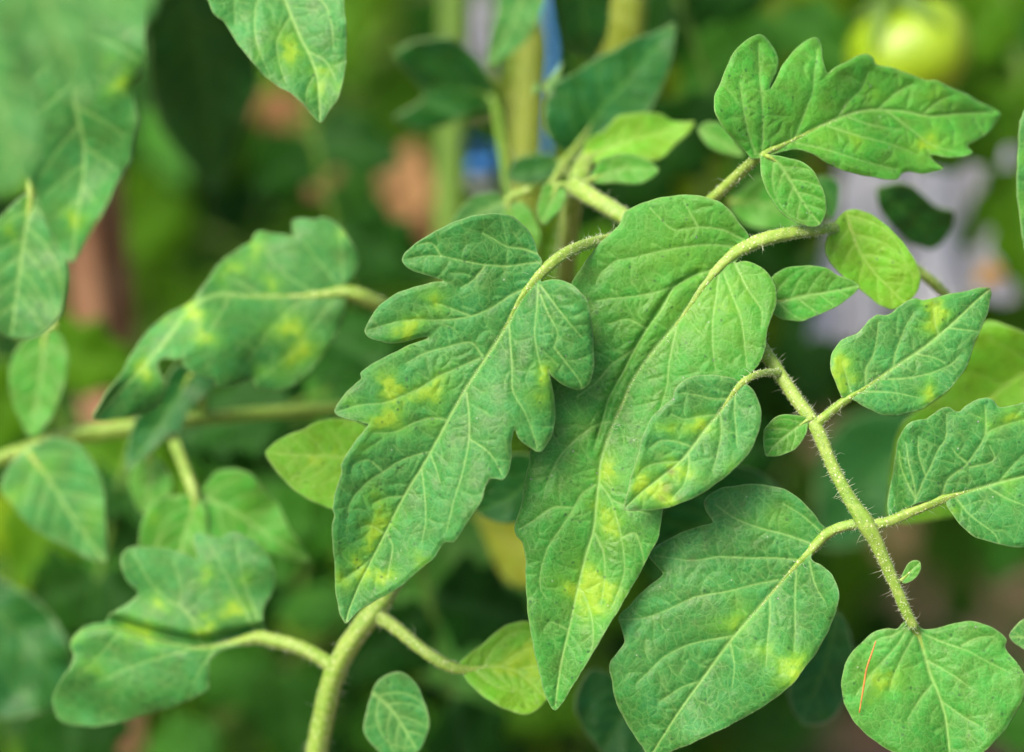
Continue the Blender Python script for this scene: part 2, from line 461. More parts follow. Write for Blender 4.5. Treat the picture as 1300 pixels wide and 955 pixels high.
def tube(W, rad, origin, sides=18, ridge=.07, cap=True, seed=3):
    W = W - origin; n = len(W); T = np.gradient(W, axis=0); T /= np.linalg.norm(T, axis=1)[:, None]
    ref = np.array([.3, -.8, .5]); V = []; F = []
    rs = np.random.RandomState(seed); ph = rs.rand() * 6
    a = np.linspace(0, 2 * math.pi, sides, endpoint=False)
    prev = None
    for i in range(n):
        u = ref - T[i] * (ref @ T[i]) if prev is None else prev - T[i] * (prev @ T[i])
        u /= np.linalg.norm(u); prev = u; v = np.cross(T[i], u)
        r = rad[i] * (1 + ridge * np.sin(4 * a + ph) + .03 * np.sin(i * .9 + 2 * a))
        V.append(W[i] + (np.cos(a) * r)[:, None] * u + (np.sin(a) * r)[:, None] * v)
    V = np.concatenate(V)
    for i in range(n - 1):
        for j in range(sides):
            k = (j + 1) % sides
            F.append((i * sides + j, i * sides + k, (i + 1) * sides + k, (i + 1) * sides + j))
    if cap:
        F.append(tuple(range(sides))[::-1]); F.append(tuple((n - 1) * sides + j for j in range(sides)))
    return mesh('stalk', V, F)

def hair_mesh(paths, origin, dens_short=2.2, dens_long=.16, seed=5):
    """fine tapering hairs standing on stalks: (world points, radii) paths; density per photo px of length"""
    rs = np.random.RandomState(seed); V = []; F = []
    for W, rad in paths:
        seg = np.linalg.norm(np.diff(W, axis=0), axis=1); L = np.r_[0, np.cumsum(seg)]
        T = np.gradient(W, axis=0); T /= np.linalg.norm(T, axis=1)[:, None]
        for dens, l0, l1, wd in ((dens_short, 1.6, 4.2, .42), (dens_long, 8, 18, .27)):
            for s in rs.rand(int(L[-1] / KPX * dens)) * L[-1]:
                p = np.array([np.interp(s, L, W[:, k]) for k in range(3)]); t = np.array([np.interp(s, L, T[:, k]) for k in range(3)])
                r = np.interp(s, L, rad)
                q = rs.randn(3); q -= t * (q @ t); q /= np.linalg.norm(q)
                ln = (l0 + (l1 - l0) * rs.rand()) * KPX
                dirn = q + rs.randn(3) * .25; dirn /= np.linalg.norm(dirn)
                b = p + q * r * .93; bend = rs.randn(3) * .35
                m1 = b + dirn * ln * .55; tip = b + (dirn + bend * .6) * ln
                e1 = np.cross(dirn, t); e1 /= np.linalg.norm(e1) + 1e-9; e2 = np.cross(dirn, e1)
                k0 = len(V); w0 = wd * KPX
                for c, ww in ((b, w0), (m1, w0 * .65)):
                    for a in (0, 2.094, 4.189): V.append(c + (math.cos(a) * e1 + math.sin(a) * e2) * ww)
                V.append(tip)
                for j in range(3):
                    jn = (j + 1) % 3
                    F.append((k0 + j, k0 + jn, k0 + 3 + jn)); F.append((k0 + j, k0 + 3 + jn, k0 + 3 + j)); F.append((k0 + 3 + j, k0 + 3 + jn, k0 + 6))
    return mesh('hairs', np.array(V) - origin, np.array(F, int), False)

def add_leaflet(root, outline, mid, mat='mature', stalk=None, hairs=0, stem=None, label=None, runin=.42, **kw):
    org = np.array(root.location)
    b = blade(outline, mid, **kw)
    o = link('leaflet', blade_mesh(b, org), LEAF[mat], root)
    if label: o['label'] = label
    if stalk:                                        # the stalk runs on into the blade as its midrib
        M = resample(crom(mid, 3), 5.0); M = M[:max(5, int(len(M) * runin))]
        dirn = M[2] - M[0]; keep = [p for p in stalk if (M[0] - p[:2]) @ dirn > 0 and np.hypot(*(M[0] - p[:2])) > 5] or [stalk[0]]
        r0 = stalk[-1][3]; run = []; Mk = M[::3]
        for i, q in enumerate(Mk):
            f = i / max(1, len(Mk) - 1); j = np.argmin((b['P'][:, 0] - q[0]) ** 2 + (b['P'][:, 1] - q[1]) ** 2)
            r = r0 * (.92 * (1 - f) ** 1.3) + .6
            run.append([q[0], q[1], b['dep'][j] + (.25 + .75 * min(1, f * 2.2)) * r * .0154, r])
        off = run[0][2] - (keep[-1][2] if len(keep) > 1 else run[0][2])
        n_ = len(keep); keep = [(p[0], p[1], p[2] + off * .8 * (k / max(1, n_ - 1)) ** 2, p[3]) for k, p in enumerate(keep)]
        pth = stalk_path(keep + [tuple(p) for p in run], sum(np.hypot(*(np.array(a[:2]) - b_[:2])) for a, b_ in zip((keep + run)[:-1], (keep + run)[1:])) > 60)
        link('petiolule', tube(*pth, org), stem or STEM, o)
        if hairs:
            hm = link('hairs', hair_mesh([pth], org, 2.0 * hairs, .14 * hairs, len(outline)), HAIR, o); hm['kind'] = 'stuff'
    return o

def add_stalk(root, name, pts, mat=None, hairs=0, sides=18, **kw):
    org = np.array(root.location); pth = stalk_path(pts)
    o = link(name, tube(*pth, org, sides, **kw), mat or STEM, root)
    if hairs:
        hm = link('hairs', hair_mesh([pth], org, 2.8 * hairs, .28 * hairs, len(pts)), HAIR, o); hm['kind'] = 'stuff'
    return o

# ================================================================== ground and what stands behind
def soil():
    n = 150; xs = np.linspace(-2.2, 2.2, n); ys = np.linspace(-1.2, 3.6, n)
    X, Y = np.meshgrid(xs, ys); p = np.stack([X.ravel(), Y.ravel()], 1)
    z = .016 * wave(p, 1, .16, 8) + .010 * wave(p, 2, .06, 8) + .03 * wave(p, 3, .9, 4)
    V = np.column_stack([p, z]); i = np.arange(n * n).reshape(n, n)
    F = np.stack([i[:-1, :-1].ravel(), i[:-1, 1:].ravel(), i[1:, 1:].ravel(), i[1:, :-1].ravel()], 1)
    m, t, out, N, L = newmat('soil')
    tc = N('TexCoord').outputs['Object']
    def nz(s, d=6):
        k = N('TexNoise', Scale=s, Detail=float(d)); L(tc, k.inputs['Vector']); return k.outputs[0]
    b = mixc(N, L, ramp(N, L, nz(9), .35, .65), (.12, .08, .04), (.23, .16, .095))
    b = mixc(N, L, ramp(N, L, nz(26), .5, .68), b, (.22, .09, .035))
    b = mixc(N, L, ramp(N, L, nz(17, 3), .55, .66), b, (.06, .12, .02))
    b = mixc(N, L, ramp(N, L, nz(90), .6, .75), b, (.16, .13, .12))
    bp = N('Bump', Strength=.8, Distance=.01); L(nz(120), bp.inputs['Height'])
    q = N('BsdfPrincipled', Roughness=.95); L(b, q.inputs['Base Color']); L(bp.outputs[0], q.inputs['Normal'])
    L(q.outputs[0], out.inputs[0])
    o = link('soil', mesh('soil', V, F), m, None); o['kind'] = 'structure'
soil()

def box_mesh(W0, W1, half, ax):
    """square post between two points"""
    d = W1 - W0; d /= np.linalg.norm(d); a = np.array([math.cos(ax), math.sin(ax), 0]); a -= d * (a @ d); a /= np.linalg.norm(a); b = np.cross(d, a)
    V = []; bev = .16
    ring = [(1 - bev, 1), (-1 + bev, 1), (-1, 1 - bev), (-1, -1 + bev), (-1 + bev, -1), (1 - bev, -1), (1, -1 + bev), (1, 1 - bev)]
    for w_ in (W0, W1):
        for x, y in ring: V.append(w_ + (a * x + b * y) * half)
    F = [(i, (i + 1) % 8, 8 + (i + 1) % 8, 8 + i) for i in range(8)] + [tuple(range(8))[::-1], tuple(range(8, 16))]
    return mesh('post', np.array(V), F, False)
WOOD = plain('weathered_wood', (.36, .21, .12), .8, .2, (.23, .115, .06), 45, bump=.002)
p0 = at1(145, 330, 22); base = np.array([p0[0], p0[1], -.05]); top = np.array([p0[0] - .01, p0[1] + .01, 1.0])
o = link('wooden_stake', box_mesh(base - base, top - base, .0066, math.radians(52)), WOOD, None, base)
tag(o, 'square brown wooden stake standing blurred behind the spotted left leaf', 'stake')

def sheet(name, pts, d, label, mat, seed, amp=1.2, n=40, tilt=0.0):
    """hanging folded film: quad given by 4 pixel corners (tl, tr, br, bl), folds in depth, real thickness"""
    tl, tr, br, bl = map(np.array, pts); V = []
    u = np.linspace(0, 1, n); U, VV = np.meshgrid(u, u); U = U.ravel(); VV = VV.ravel()
    P = ((1 - U) * (1 - VV))[:, None] * tl + (U * (1 - VV))[:, None] * tr + (U * VV)[:, None] * br + ((1 - U) * VV)[:, None] * bl
    dd = d + amp * wave(np.stack([U * 100, VV * 25], 1), seed, 26, 5) - tilt * VV
    e = np.minimum(U, 1 - U); P[:, 1] += 10 * np.sin(U * 17 + seed) * (VV > .9)
    W = at(P[:, 0], P[:, 1], dd); o0 = W.mean(0); W = W - o0
    i = np.arange(n * n).reshape(n, n)
    F = np.stack([i[:-1, :-1].ravel(), i[1:, :-1].ravel(), i[1:, 1:].ravel(), i[:-1, 1:].ravel()], 1)
    b = i[::-1, :]; F2 = F[:, ::-1] + n * n
    V = np.concatenate([W, W + FWD * .0008])
    o = link(name, mesh(name, V, np.concatenate([F, F2])), mat, None, o0); tag(o, label, 'plastic sheet'); return o
FILM = plain('white_film', (.58, .59, .62), .5, .3, (.50, .51, .56), 20, .2)
sheet('plastic_sheet', [(1078, 170), (1288, 175), (1290, 372), (1025, 440)], 30, 'folded white plastic sheet hanging behind the upper right tomato leaf', FILM, 4, 1.3, tilt=9)
sheet('plastic_sheet', [(575, -5), (642, -5), (634, 92), (572, 72)], 42, 'white plastic scrap glimpsed between the two upright green stems', FILM, 9, 1.0, tilt=6)

# ------------------------------------------------------------------ far foliage: compound leaves from shared leaflets
def proto_leaflet(seed, L=.062):
    rs = np.random.RandomState(seed); out = []; n = 26
    for i in range(n):
        t = i / (n - 1); wdt = .36 * L * math.sin(math.pi * t ** .72) ** .8 * (1 + .16 * math.sin(t * 21 + seed))
        out.append((t * L, wdt))
    poly = [(x, y) for x, y in out] + [(x, -y * (.9 + .12 * math.sin(x * 260 + seed))) for x, y in out[-2:0:-1]]
    poly = np.array(poly); h = .0042
    xs, ys = np.meshgrid(np.arange(0, L, h), np.arange(-.03, .03, h)); g = np.stack([xs.ravel(), ys.ravel()], 1)
    g = np.concatenate([g[inside(g, poly * .96 + [L * .02, 0])], np.stack([np.arange(h, L, h), np.zeros(len(np.arange(h, L, h)))], 1) + [0, 1e-5]])
    r = delaunay_2d_cdt([Vector(p) for p in np.concatenate([poly, g])], [(i, (i + 1) % len(poly)) for i in range(len(poly))], [], 0, 1e-7)
    P = np.array([(v.x, v.y) for v in r[0]]); F = np.array([f for f in r[2] if len(f) == 3], int); F = F[inside(P[F].mean(1), poly)]
    z = .18 * np.abs(P[:, 1]) - 3.0 * P[:, 1] ** 2 - 2.6 * P[:, 0] ** 2 + .0012 * wave(P, seed, .025)
    md = np.abs(P[:, 1]); vein = np.exp(-(md / .0012) ** 2)
    vein = np.maximum(vein, .5 * np.clip(np.cos((P[:, 0] - md * .8) * 6.283 / .011), 0, 1) ** 6)
    b = dict(W=np.column_stack([P, z]), F=F, col=np.stack([vein, vein * 0, vein * 0, vein * 0], 1), thick=.0004)
    return blade_mesh(b, np.zeros(3))
PROTO = {}
for mk in ('mature', 'deep', 'fresh', 'young'):
    for s_ in range(2):
        me = proto_leaflet(s_ * 5 + 3); me.materials.append(FAR[mk]); PROTO[mk, s_] = me
def proto_rachis(L=.15):
    x = np.linspace(0, L, 10); W = np.column_stack([x, 0 * x, -1.2 * x ** 2]); return tube(W, np.linspace(.0022, .0009, 10), np.zeros(3), 8)
RACHIS = proto_rachis(); RACHIS.materials.append(STEM_G)
FARN = 0
def far_leaf(px, py, d, ang, size=1.0, mk='mature', roll=None, tilt=None, label=None, group='blurred background leaves'):
    """compound leaf; ang = direction it points in the picture (deg), facing up and to the viewer"""
    from mathutils import Matrix, Euler
    o = bpy.data.objects.new('tomato_leaf', None); COL.objects.link(o); o.empty_display_size = .01
    a = math.radians(ang); xd = Vector(RIGHT) * math.cos(a) + Vector(UP) * math.sin(a)
    up = (Vector(-FWD) * .55 + Vector((0, 0, 1)) * .65 + Vector((R.uniform(-.4, .4), R.uniform(-.2, .2), 0))).normalized()
    if tilt: xd = (xd + Vector(FWD) * tilt).normalized()
    zd = (up - xd * up.dot(xd)).normalized(); yd = zd.cross(xd)
    M = Matrix((xd, yd, zd)).transposed().to_4x4()
    M.translation = Vector(at1(px, py, d)) - xd * .10 * size
    o.matrix_world = M @ Matrix.Scale(size, 4)
    tag(o, label or 'heavily blurred green tomato leaf deep in the background foliage', 'leaf', group)
    link('rachis', RACHIS, None, o)
    for i, (x, sgn, sc_) in enumerate(((.045, 1, .75), (.05, -1, .8), (.095, 1, 1.), (.10, -1, .95), (.145, 0, 1.15))):
        l = link('leaflet', PROTO[mk, R.randint(0, 1)], None, o)
        l.location = (x, sgn * .001, -1.2 * x * x); k = sc_ * R.uniform(.85, 1.15)
        l.scale = (k, k, k); l.rotation_euler = (R.uniform(-.35, .35), R.uniform(-.1, .35), sgn * R.uniform(.75, 1.15) + R.uniform(-.1, .1))
    return o

HOLES = [(145, 290, 50), (145, 370, 55), (150, 450, 50), (1190, 280, 110), (1170, 700, 130), (1150, 790, 120), (1270, 740, 110), (1030, 500, 90), (610, 200, 60), (515, 235, 85), (600, 50, 60),
         (490, 5, 50), (1160, 60, 100), (395, 195, 80), (50, 850, 40), (1280, 60, 30), (985, 470, 60)]
def free(px, py, rad):
    return all(math.hypot(px - x, py - y) > r + rad for x, y, r in HOLES)
MARKS = [(142, 330, 'the wooden stake'), (1200, 200, 'the large white plastic sheet'), (1158, 62, 'the round unripe tomato'), (400, 792, 'the small shaded tomato'),
         (572, 200, 'the bright green stem'), (668, 100, 'the olive green stem'), (512, 232, 'the withered tan leaf'), (250, 150, 'the very dark hanging leaf'),
         (60, 650, 'the broad left leaflet'), (250, 660, 'the side fork of the left branch'), (560, 820, 'the lower forked branch'), (880, 100, 'the thin blurred stem'),
         (1000, 450, 'the bare hairy rachis'), (1260, 620, 'the bright translucent leaf'), (300, 320, 'the spotted lobed leaf'), (760, 620, 'the long spotted leaf'),
         (950, 760, 'the broad lower leaflet'), (100, 850, 'the folded spotted leaflet'), (1150, 850, 'the terminal leaflet'), (380, 60, 'the hanging top leaf')]
WORD = {'mature': 'mid green', 'deep': 'dark green', 'fresh': 'bright green', 'young': 'yellow green'}
cand = []
for _ in range(5000):
    x, y = R.uniform(-60, 1360), R.uniform(-60, 960); dd = R.uniform(16, 46); ang = R.choice([-90, -60, -120, -150, -30, 200, -20]) + R.uniform(-20, 20)
    size = R.uniform(.40, .60) * (1 + dd / 110); ln = .10 * size / KPX / (1 + dd / 55.6); ca, sa = math.cos(math.radians(ang)), -math.sin(math.radians(ang))
    if not all(free(x + f * ln * ca, y + f * ln * sa, 52) for f in (-.6, 0, .6, 1.3)): continue
    if any(math.hypot(x - q[0], y - q[1]) < 88 for q in cand): continue
    cand.append((x, y, dd, ang, size))
HOLES = [(1170, 700, 130), (1170, 790, 130), (1280, 740, 110), (1190, 280, 60), (1050, 500, 30), (600, 50, 40), (490, 5, 30)]
cand2 = []
for _ in range(5000):
    x, y = R.uniform(-80, 1380), R.uniform(-80, 860); dd = R.uniform(50, 72); ang = R.choice([-90, -60, -120, -150, -30, 200, -20]) + R.uniform(-20, 20)
    ln = .115 / KPX / (1 + dd / 55.6); ca, sa = math.cos(math.radians(ang)), -math.sin(math.radians(ang))
    if not all(free(x + f * ln * ca, y + f * ln * sa, 62) for f in (-.7, 0, .6, 1.4)) or any(math.hypot(x - q[0], y - q[1]) < 112 for q in cand2): continue
    cand2.append((x, y, dd, ang, R.uniform(1.0, 1.25)))
for x, y, dd, ang, size in cand + cand2:
    mk = R.choice(['mature', 'deep', 'deep', 'fresh', 'fresh', 'young'])
    m_ = min(MARKS, key=lambda q: math.hypot(q[0] - x, q[1] - y))
    far_leaf(x, y, dd, ang, size, mk, label=('%s %s leaf behind %s' % ('heavily blurred' if dd < 48 else 'far faint', WORD[mk], m_[2])), group='blurred background leaves')

for x, y, dd, ang, mk, wd in ((560, 770, 12, -70, 'deep', 'dark green tomato leaf below the central leaflet tip'), (330, 575, 12, -160, 'mature', 'mid green tomato leaf left of the light spotted leaf tip'),
        (905, 120, 14, -70, 'deep', 'dark green tomato leaf left of the upper right lobed leaf'), (985, 20, 17, -100, 'mature', 'mid green tomato leaf left of the round unripe tomato'),
        (105, 735, 12, -110, 'deep', 'dark green tomato leaf above the folded spotted leaflet'), (480, 450, 11, 190, 'deep', 'dark green tomato leaf between the two lobed spotted leaflets'),
        (1300, 110, 17, -80, 'fresh', 'bright green tomato leaf right of the round unripe tomato'), (420, 300, 19, -80, 'deep', 'dark green tomato leaf between the spotted lobed leaf and the withered tan leaf'), (860, 590, 9, -40, 'deep', 'dark tomato leaf under the blotched leaflet')):
    if x == 560:
        for gx_, gy_, gm, gl in ((1240, 715, 'fresh', 'bright green low leaf on the bare soil under the strongly veined leaflet'), (1110, 805, 'young', 'yellow green low leaf on the bare soil left of the terminal leaflet'), (1190, 790, 'mature', 'mid green low leaf on the bare soil above the terminal leaflet')):
            far_leaf(gx_, gy_, 84, -40, .6, gm, label=gl, group=None)
    far_leaf(x, y, dd, ang, .5, mk, label='softly blurred ' + wd, group=None)

# ================================================================== background stems, fruit, odds and ends
def joined_leaf(mk):
    V = []; F = []; C = []; n = 0
    me0 = PROTO[mk, 0]; a = np.empty(len(me0.vertices) * 3, np.float32); me0.vertices.foreach_get('co', a); a = a.reshape(-1, 3)
    c = np.empty(len(a) * 4, np.float32); me0.attributes['mask'].data.foreach_get('color', c)
    f = np.array([tuple(p.vertices) for p in me0.polygons])
    for x, sgn, k in ((.045, 1, .8), (.05, -1, .85), (.095, 1, 1.), (.10, -1, .95), (.145, 0, 1.2)):
        t = sgn * .95; ro = np.array([[math.cos(t), math.sin(t), 0], [-math.sin(t), math.cos(t), 0], [0, 0, 1]])
        V.append((a * k) @ ro + [x, 0, -1.2 * x * x]); F.append(f + n); C.append(c); n += len(a)
    x = np.linspace(0, .15, 8)
    for i in range(7):
        p, q = x[i], x[i + 1]
        V.append(np.array([(p, -.0015, -1.2*p*p), (p, .0015, -1.2*p*p), (q, .0015, -1.2*q*q), (p, 0, -1.2*p*p - .003)])); F.append(np.array([(n, n + 1, n + 2), (n, n + 2, n + 3), (n + 1, n + 3, n + 2), (n, n + 3, n + 1)])); C.append(np.zeros(16)); n += 4
    me = mesh('leaf', np.concatenate(V), np.concatenate(F)); at_ = me.attributes.new('mask', 'FLOAT_COLOR', 'POINT')
    at_.data.foreach_set('color', np.concatenate(C).astype(np.float32)); me.materials.append(FAR[mk]); return me
JOIN = {k: joined_leaf(k) for k in ('mature', 'deep', 'fresh')}
def stem_thing(pts, mat, label, shade_crown=0):
    o0 = at1(*pts[-1][:3]); W, rad = stalk_path(pts); r = thing('tomato_plant', label, 'plant', o0)
    link('stem', tube(W, rad, o0, 20), mat, r)
    for i in range(shade_crown):                           # unseen leaves higher up the plant, added to shade the background
        p = W[int(len(W) * .42 * i / shade_crown)] - o0
        l = link('leaf', JOIN[R.choice(['mature', 'deep', 'fresh'])], None, r); l.location = p
        l.rotation_euler = (R.uniform(-.2, .2), R.uniform(-.35, .05), i * 2.4 + R.uniform(-.3, .3)); k = R.uniform(.85, 1.1); l.scale = (k, k, k)
    return r
stem_thing([(560, -2100, 20, 15), (590, -1200, 20, 18), (590, -400, 20, 20), (578, -60, 20, 21), (576, 60, 20, 20), (572, 180, 20, 20), (570, 300, 20, 20), (568, 420, 20, 20)], STEM_G, 'tomato plant seen as a thick upright bright green stem blurred above the central leaf', 9)
stem_thing([(760, -2100, 17, 15), (720, -1200, 17, 19), (690, -400, 17, 22), (676, -60, 17, 23), (672, 60, 17, 22), (668, 160, 17, 21), (664, 260, 17, 20), (662, 330, 17, 20)], STEM_Y, 'tomato plant seen as a thick olive green stem rising behind the narrow leaf stalk', 8)
stem_thing([(900, -2000, 14, 15), (860, -1100, 13, 20), (820, -350, 12, 24), (797, -60, 11, 27), (793, 30, 11, 27), (780, 110, 11.5, 25), (765, 180, 12, 22)], STEM_Y, 'tomato plant seen as a broad yellow green stem rising behind the dark upper leaflet', 6)
stem_thing([(845, -50, 26, 9), (900, 90, 26, 9), (895, 240, 26, 9), (905, 330, 26, 8)], STEM_G, 'tomato plant seen as a thin blurred stem behind the bright young leaflet')

def fruit(px, py, d, rad_px, label, ca=(.19, .33, .005), cb=(.26, .39, .008)):
    c = at1(px, py, d); r = rad_px * KPX * (DIST + d / 100) / DIST
    root = thing('tomato', label, 'tomato', c)
    m, t, out, N, L = newmat('tomato_skin')
    n = N('TexNoise', Scale=30.0); L(N('TexCoord').outputs['Object'], n.inputs['Vector'])
    q = N('BsdfPrincipled', Roughness=.42); q.inputs['Subsurface Weight'].default_value = .3; q.inputs['Subsurface Radius'].default_value = (.01, .012, .002)
    q.inputs['Subsurface Scale'].default_value = .5
    L(mixc(N, L, ramp(N, L, n.outputs[0], .3, .7), ca, cb), q.inputs['Base Color']); L(q.outputs[0], out.inputs[0])
    V = []; F = []; a, b = 20, 32
    for i in range(a + 1):
        th = math.pi * i / a
        for j in range(b):
            ph = 2 * math.pi * j / b; lob = 1 + .03 * math.cos(5 * ph) * math.sin(th)
            dent = 1 - .16 * math.exp(-(th / .35) ** 2)
            V.append((r * math.sin(th) * math.cos(ph) * lob, r * math.sin(th) * math.sin(ph) * lob, r * .86 * math.cos(th) * dent))
    for i in range(a):
        for j in range(b):
            F.append((i * b + j, (i + 1) * b + j, (i + 1) * b + (j + 1) % b, i * b + (j + 1) % b))
    link('fruit', mesh('fruit', np.array(V), F), m, root)
    cal = []; CF = []
    for k in range(5):
        an = k * 1.2566; k0 = len(cal)
        for i in range(7):
            f = i / 6; w_ = .16 * r * math.sin(math.pi * min(.98, f * .8 + .15)); x = f * r * .95; z = r * (.74 + .14 * math.sin(f * 3) - .38 * f * f) + .02 * r
            for s_ in (-1, 1):
                for zz in (0, -.02 * r):
                    cal.append((x * math.cos(an) - s_ * w_ * math.sin(an), x * math.sin(an) + s_ * w_ * math.cos(an), z + zz + .05 * r * abs(s_)))
        for i in range(6):
            q0 = k0 + i * 4
            CF += [(q0, q0 + 4, q0 + 6, q0 + 2), (q0 + 1, q0 + 3, q0 + 7, q0 + 5), (q0, q0 + 1, q0 + 5, q0 + 4), (q0 + 2, q0 + 6, q0 + 7, q0 + 3)]
    link('calyx', mesh('calyx', np.array(cal), CF), STEM_G, root)
    W = np.array([[0, 0, r * .7], [0, 0, r * 1.0], [r * .2, r * .1, r * 1.4], [r * .5, r * .2, r * 1.7]])
    link('fruit_stalk', tube(W, np.array([.1, .09, .08, .08]) * r, np.zeros(3), 10), STEM_G, root)
    root.rotation_euler = (math.radians(-14), math.radians(-18), .4)
    return root
fruit(1155, 64, 15, 80, 'round yellow green unripe tomato behind the upper right leaf')
fruit(398, 790, 22, 44, 'small green unripe tomato in the shade behind the lower stem', (.06, .15, .005), (.09, .19, .008))

def ribbon(name, pts, wpx, mat, label, cat):
    """flat strap of real width and thickness along points (px,py,d)"""
    P = crom(pts, 4); W = at(P[:, 0], P[:, 1], P[:, 2]); o0 = W.mean(0)
    o = link(name, tube(W, np.full(len(W), wpx * KPX * (DIST + P[0, 2] / 100) / DIST), o0, 10), mat, None, o0); tag(o, label, cat); return o
BLUE = plain('blue_plastic', (.02, .14, .42), .35, .5, (.03, .2, .5), 80)
PALE = plain('pale_plastic', (.55, .62, .60), .4, .5)
ribbon('plant_tie', [(588, 178, 21), (600, 190, 22.5), (618, 196, 22.2), (632, 205, 21), (618, 214, 19.6), (600, 210, 19.2)], 11, BLUE, 'bright blue plastic plant tie looped beside the bright green stem', 'plant tie')
ribbon('plant_label', [(598, 224, 22), (612, 232, 22), (626, 240, 22)], 15, PALE, 'small pale plastic plant label below the blue tie', 'plant label')
ribbon('twine', [(698, -40, 14), (695, 20, 14), (702, 60, 14), (699, 120, 14), (694, 200, 14.5)], 4.5, BLUE, 'dark blue support twine running down between the upper leaves', 'twine')

DRY = {k: plain('dry_' + k, a, .85, .2, b, 120, .25, bump=.001) for k, a, b in (('tan', (.70, .44, .21), (.54, .31, .13)), ('brown', (.40, .23, .10), (.27, .13, .055)))}
def dry_leaf(px, py, d, rx, ry, key, label, seed):
    a = np.linspace(0, 2 * math.pi, 14, endpoint=False); rs = np.random.RandomState(seed)
    rr = 1 + rs.uniform(-.22, .22, 14)
    out = [(px + rx * math.cos(t) * k, py + ry * math.sin(t) * k) for t, k in zip(a, rr)]
    b = blade(out, [(px, py - ry * .8), (px + rx * .1, py), (px, py + ry * .8)], d=d, h=5, und=.9, seed=seed, nv=3, fold=1.0)
    o0 = b['W'].mean(0); o = link('dry_leaf', blade_mesh(b, o0), DRY[key], None, o0); tag(o, label, 'leaf')
dry_leaf(512, 232, 30, 36, 52, 'tan', 'withered tan leaf hanging blurred left of the bright green stem', 3)
dry_leaf(530, 305, 33, 26, 42, 'brown', 'withered brown leaf hanging just under the tan withered leaf', 8)
dry_leaf(396, 205, 32, 34, 40, 'tan', 'withered tan leaf blurred under the tip of the hanging top leaf', 5)
dry_leaf(352, 140, 34, 30, 26, 'brown', 'small withered brown leaf beside the edge of the hanging top leaf', 6)
dry_leaf(52, 862, 26, 34, 40, 'tan', 'withered tan leaf low in the shade beside the dark lower left leaf', 9)
dry_leaf(146, 755, 24, 18, 14, 'tan', 'tiny withered scrap above the lower left spotted leaf', 12)

def flower(px, py, d):
    c = at1(px, py, d); root = thing('tomato_flower', 'small yellow tomato flower in front of the white plastic sheet', 'flower', c)
    ym = plain('petal', (.75, .42, .02), .5, .3, (.8, .5, .03), 200, .3)
    for k in range(5):
        an = k * 1.2566; V = []; F = []
        for i in range(6):
            f = i / 5; w_ = .0016 * math.sin(math.pi * min(.97, f * .85 + .12)); x = f * .0045; z = .002 * f * f
            for s_ in (-1, 1):
                for t_ in (0, -.0003): V.append((x * math.cos(an) - s_ * w_ * math.sin(an), x * math.sin(an) + s_ * w_ * math.cos(an), z + t_))
        for i in range(5):
            q = i * 4; F += [(q, q + 4, q + 6, q + 2), (q + 1, q + 3, q + 7, q + 5), (q, q + 1, q + 5, q + 4), (q + 2, q + 6, q + 7, q + 3)]
        link('petal', mesh('petal', np.array(V), F), ym, root)
    W = np.array([[0, 0, -.012], [0, 0, -.004], [0, 0, .004], [0, 0, .009]])
    link('anther_cone', tube(W, np.array([.001, .0012, .0016, .0006]), np.zeros(3), 10), ym, root)
    root.rotation_euler = (math.radians(50), 0, .3)
flower(1256, 352, 22)

# ================================================================== the main branch
root = thing('tomato_branch', 'hairy green tomato branch carrying the sharp central spotted leaflet and right hand leaflets', 'branch', at1(742, 190, 5.2))
add_stalk(root, 'stem', [(748, 190, 5.2, 5), (743, 204, 4.9, 10), (736, 224, 4.2, 13), (728, 250, 4.6, 13), (722, 300, 5.6, 13), (718, 350, 7, 13)], STEM, .5)
rach = [(728, 236, 3.6, 12), (760, 256, 3.0, 11.5), (800, 280, 2.6, 11), (850, 320, 2.2, 10), (905, 375, 1.5, 9.5), (950, 420, 1.0, 9), (972, 448, .75, 9),
        (1003, 495, .45, 9), (1037, 545, .2, 9.5), (1056, 590, .1, 8.5), (1078, 632, 0, 9), (1099, 664, -.05, 12), (1114, 692, 0, 9.5), (1133, 735, .1, 7.8), (1150, 775, .2, 7.3), (1161, 797, .3, 6.5)]
add_stalk(root, 'rachis', rach, STEM, 1)

# --- central leaflet with the yellow spots
B_out = fr(R1, [(935,262),(918,232),(900,170),(870,125),(820,85),(760,68),(700,70),(640,80),(580,100),(520,130),(460,160),(410,195),(370,230),(358,262),(372,285),(400,302),(450,322),(505,338),(528,348),(470,355),(400,375),(340,395),(290,425),(250,465),(220,515),(203,550),(215,575),(250,592),(300,605),(350,603),(390,592),(430,582),(468,580),(450,588),(420,598),(370,618),(310,650),(250,680),(200,710),(185,730),(190,750),(160,775),(120,815),(92,855),(80,888),(100,908),(150,922),(200,932)]) \
  + fr(R2, [(222,92),(200,120),(160,170),(125,225),(105,262),(110,290),(95,340),(78,390),(72,440),(80,470),(70,510),(72,580),(78,640),(80,700),(82,760),(90,820),(100,870),(115,900),(128,914),(160,885),(200,850),(260,815),(320,785),(370,750),(410,715),(450,680),(490,645),(515,610),(538,580),(572,580),(595,550),(625,505),(650,465),(675,430),(690,400),(705,350),(718,318),(745,318),(772,322),(790,305),(805,270),(810,220),(812,170),(818,130),(825,118),(835,145),(860,170),(885,190),(915,208),(935,205),(955,180),(975,145),(988,100),(990,50)]) \
  + fr(R1, [(988,840),(982,790),(972,750),(962,714),(970,735),(990,752),(1020,775),(1055,790),(1085,797),(1115,790),(1135,765),(1148,720),(1150,660),(1148,600),(1145,540),(1138,490),(1125,440),(1100,400),(1065,365),(1025,345),(985,340),(950,343),(930,345)])
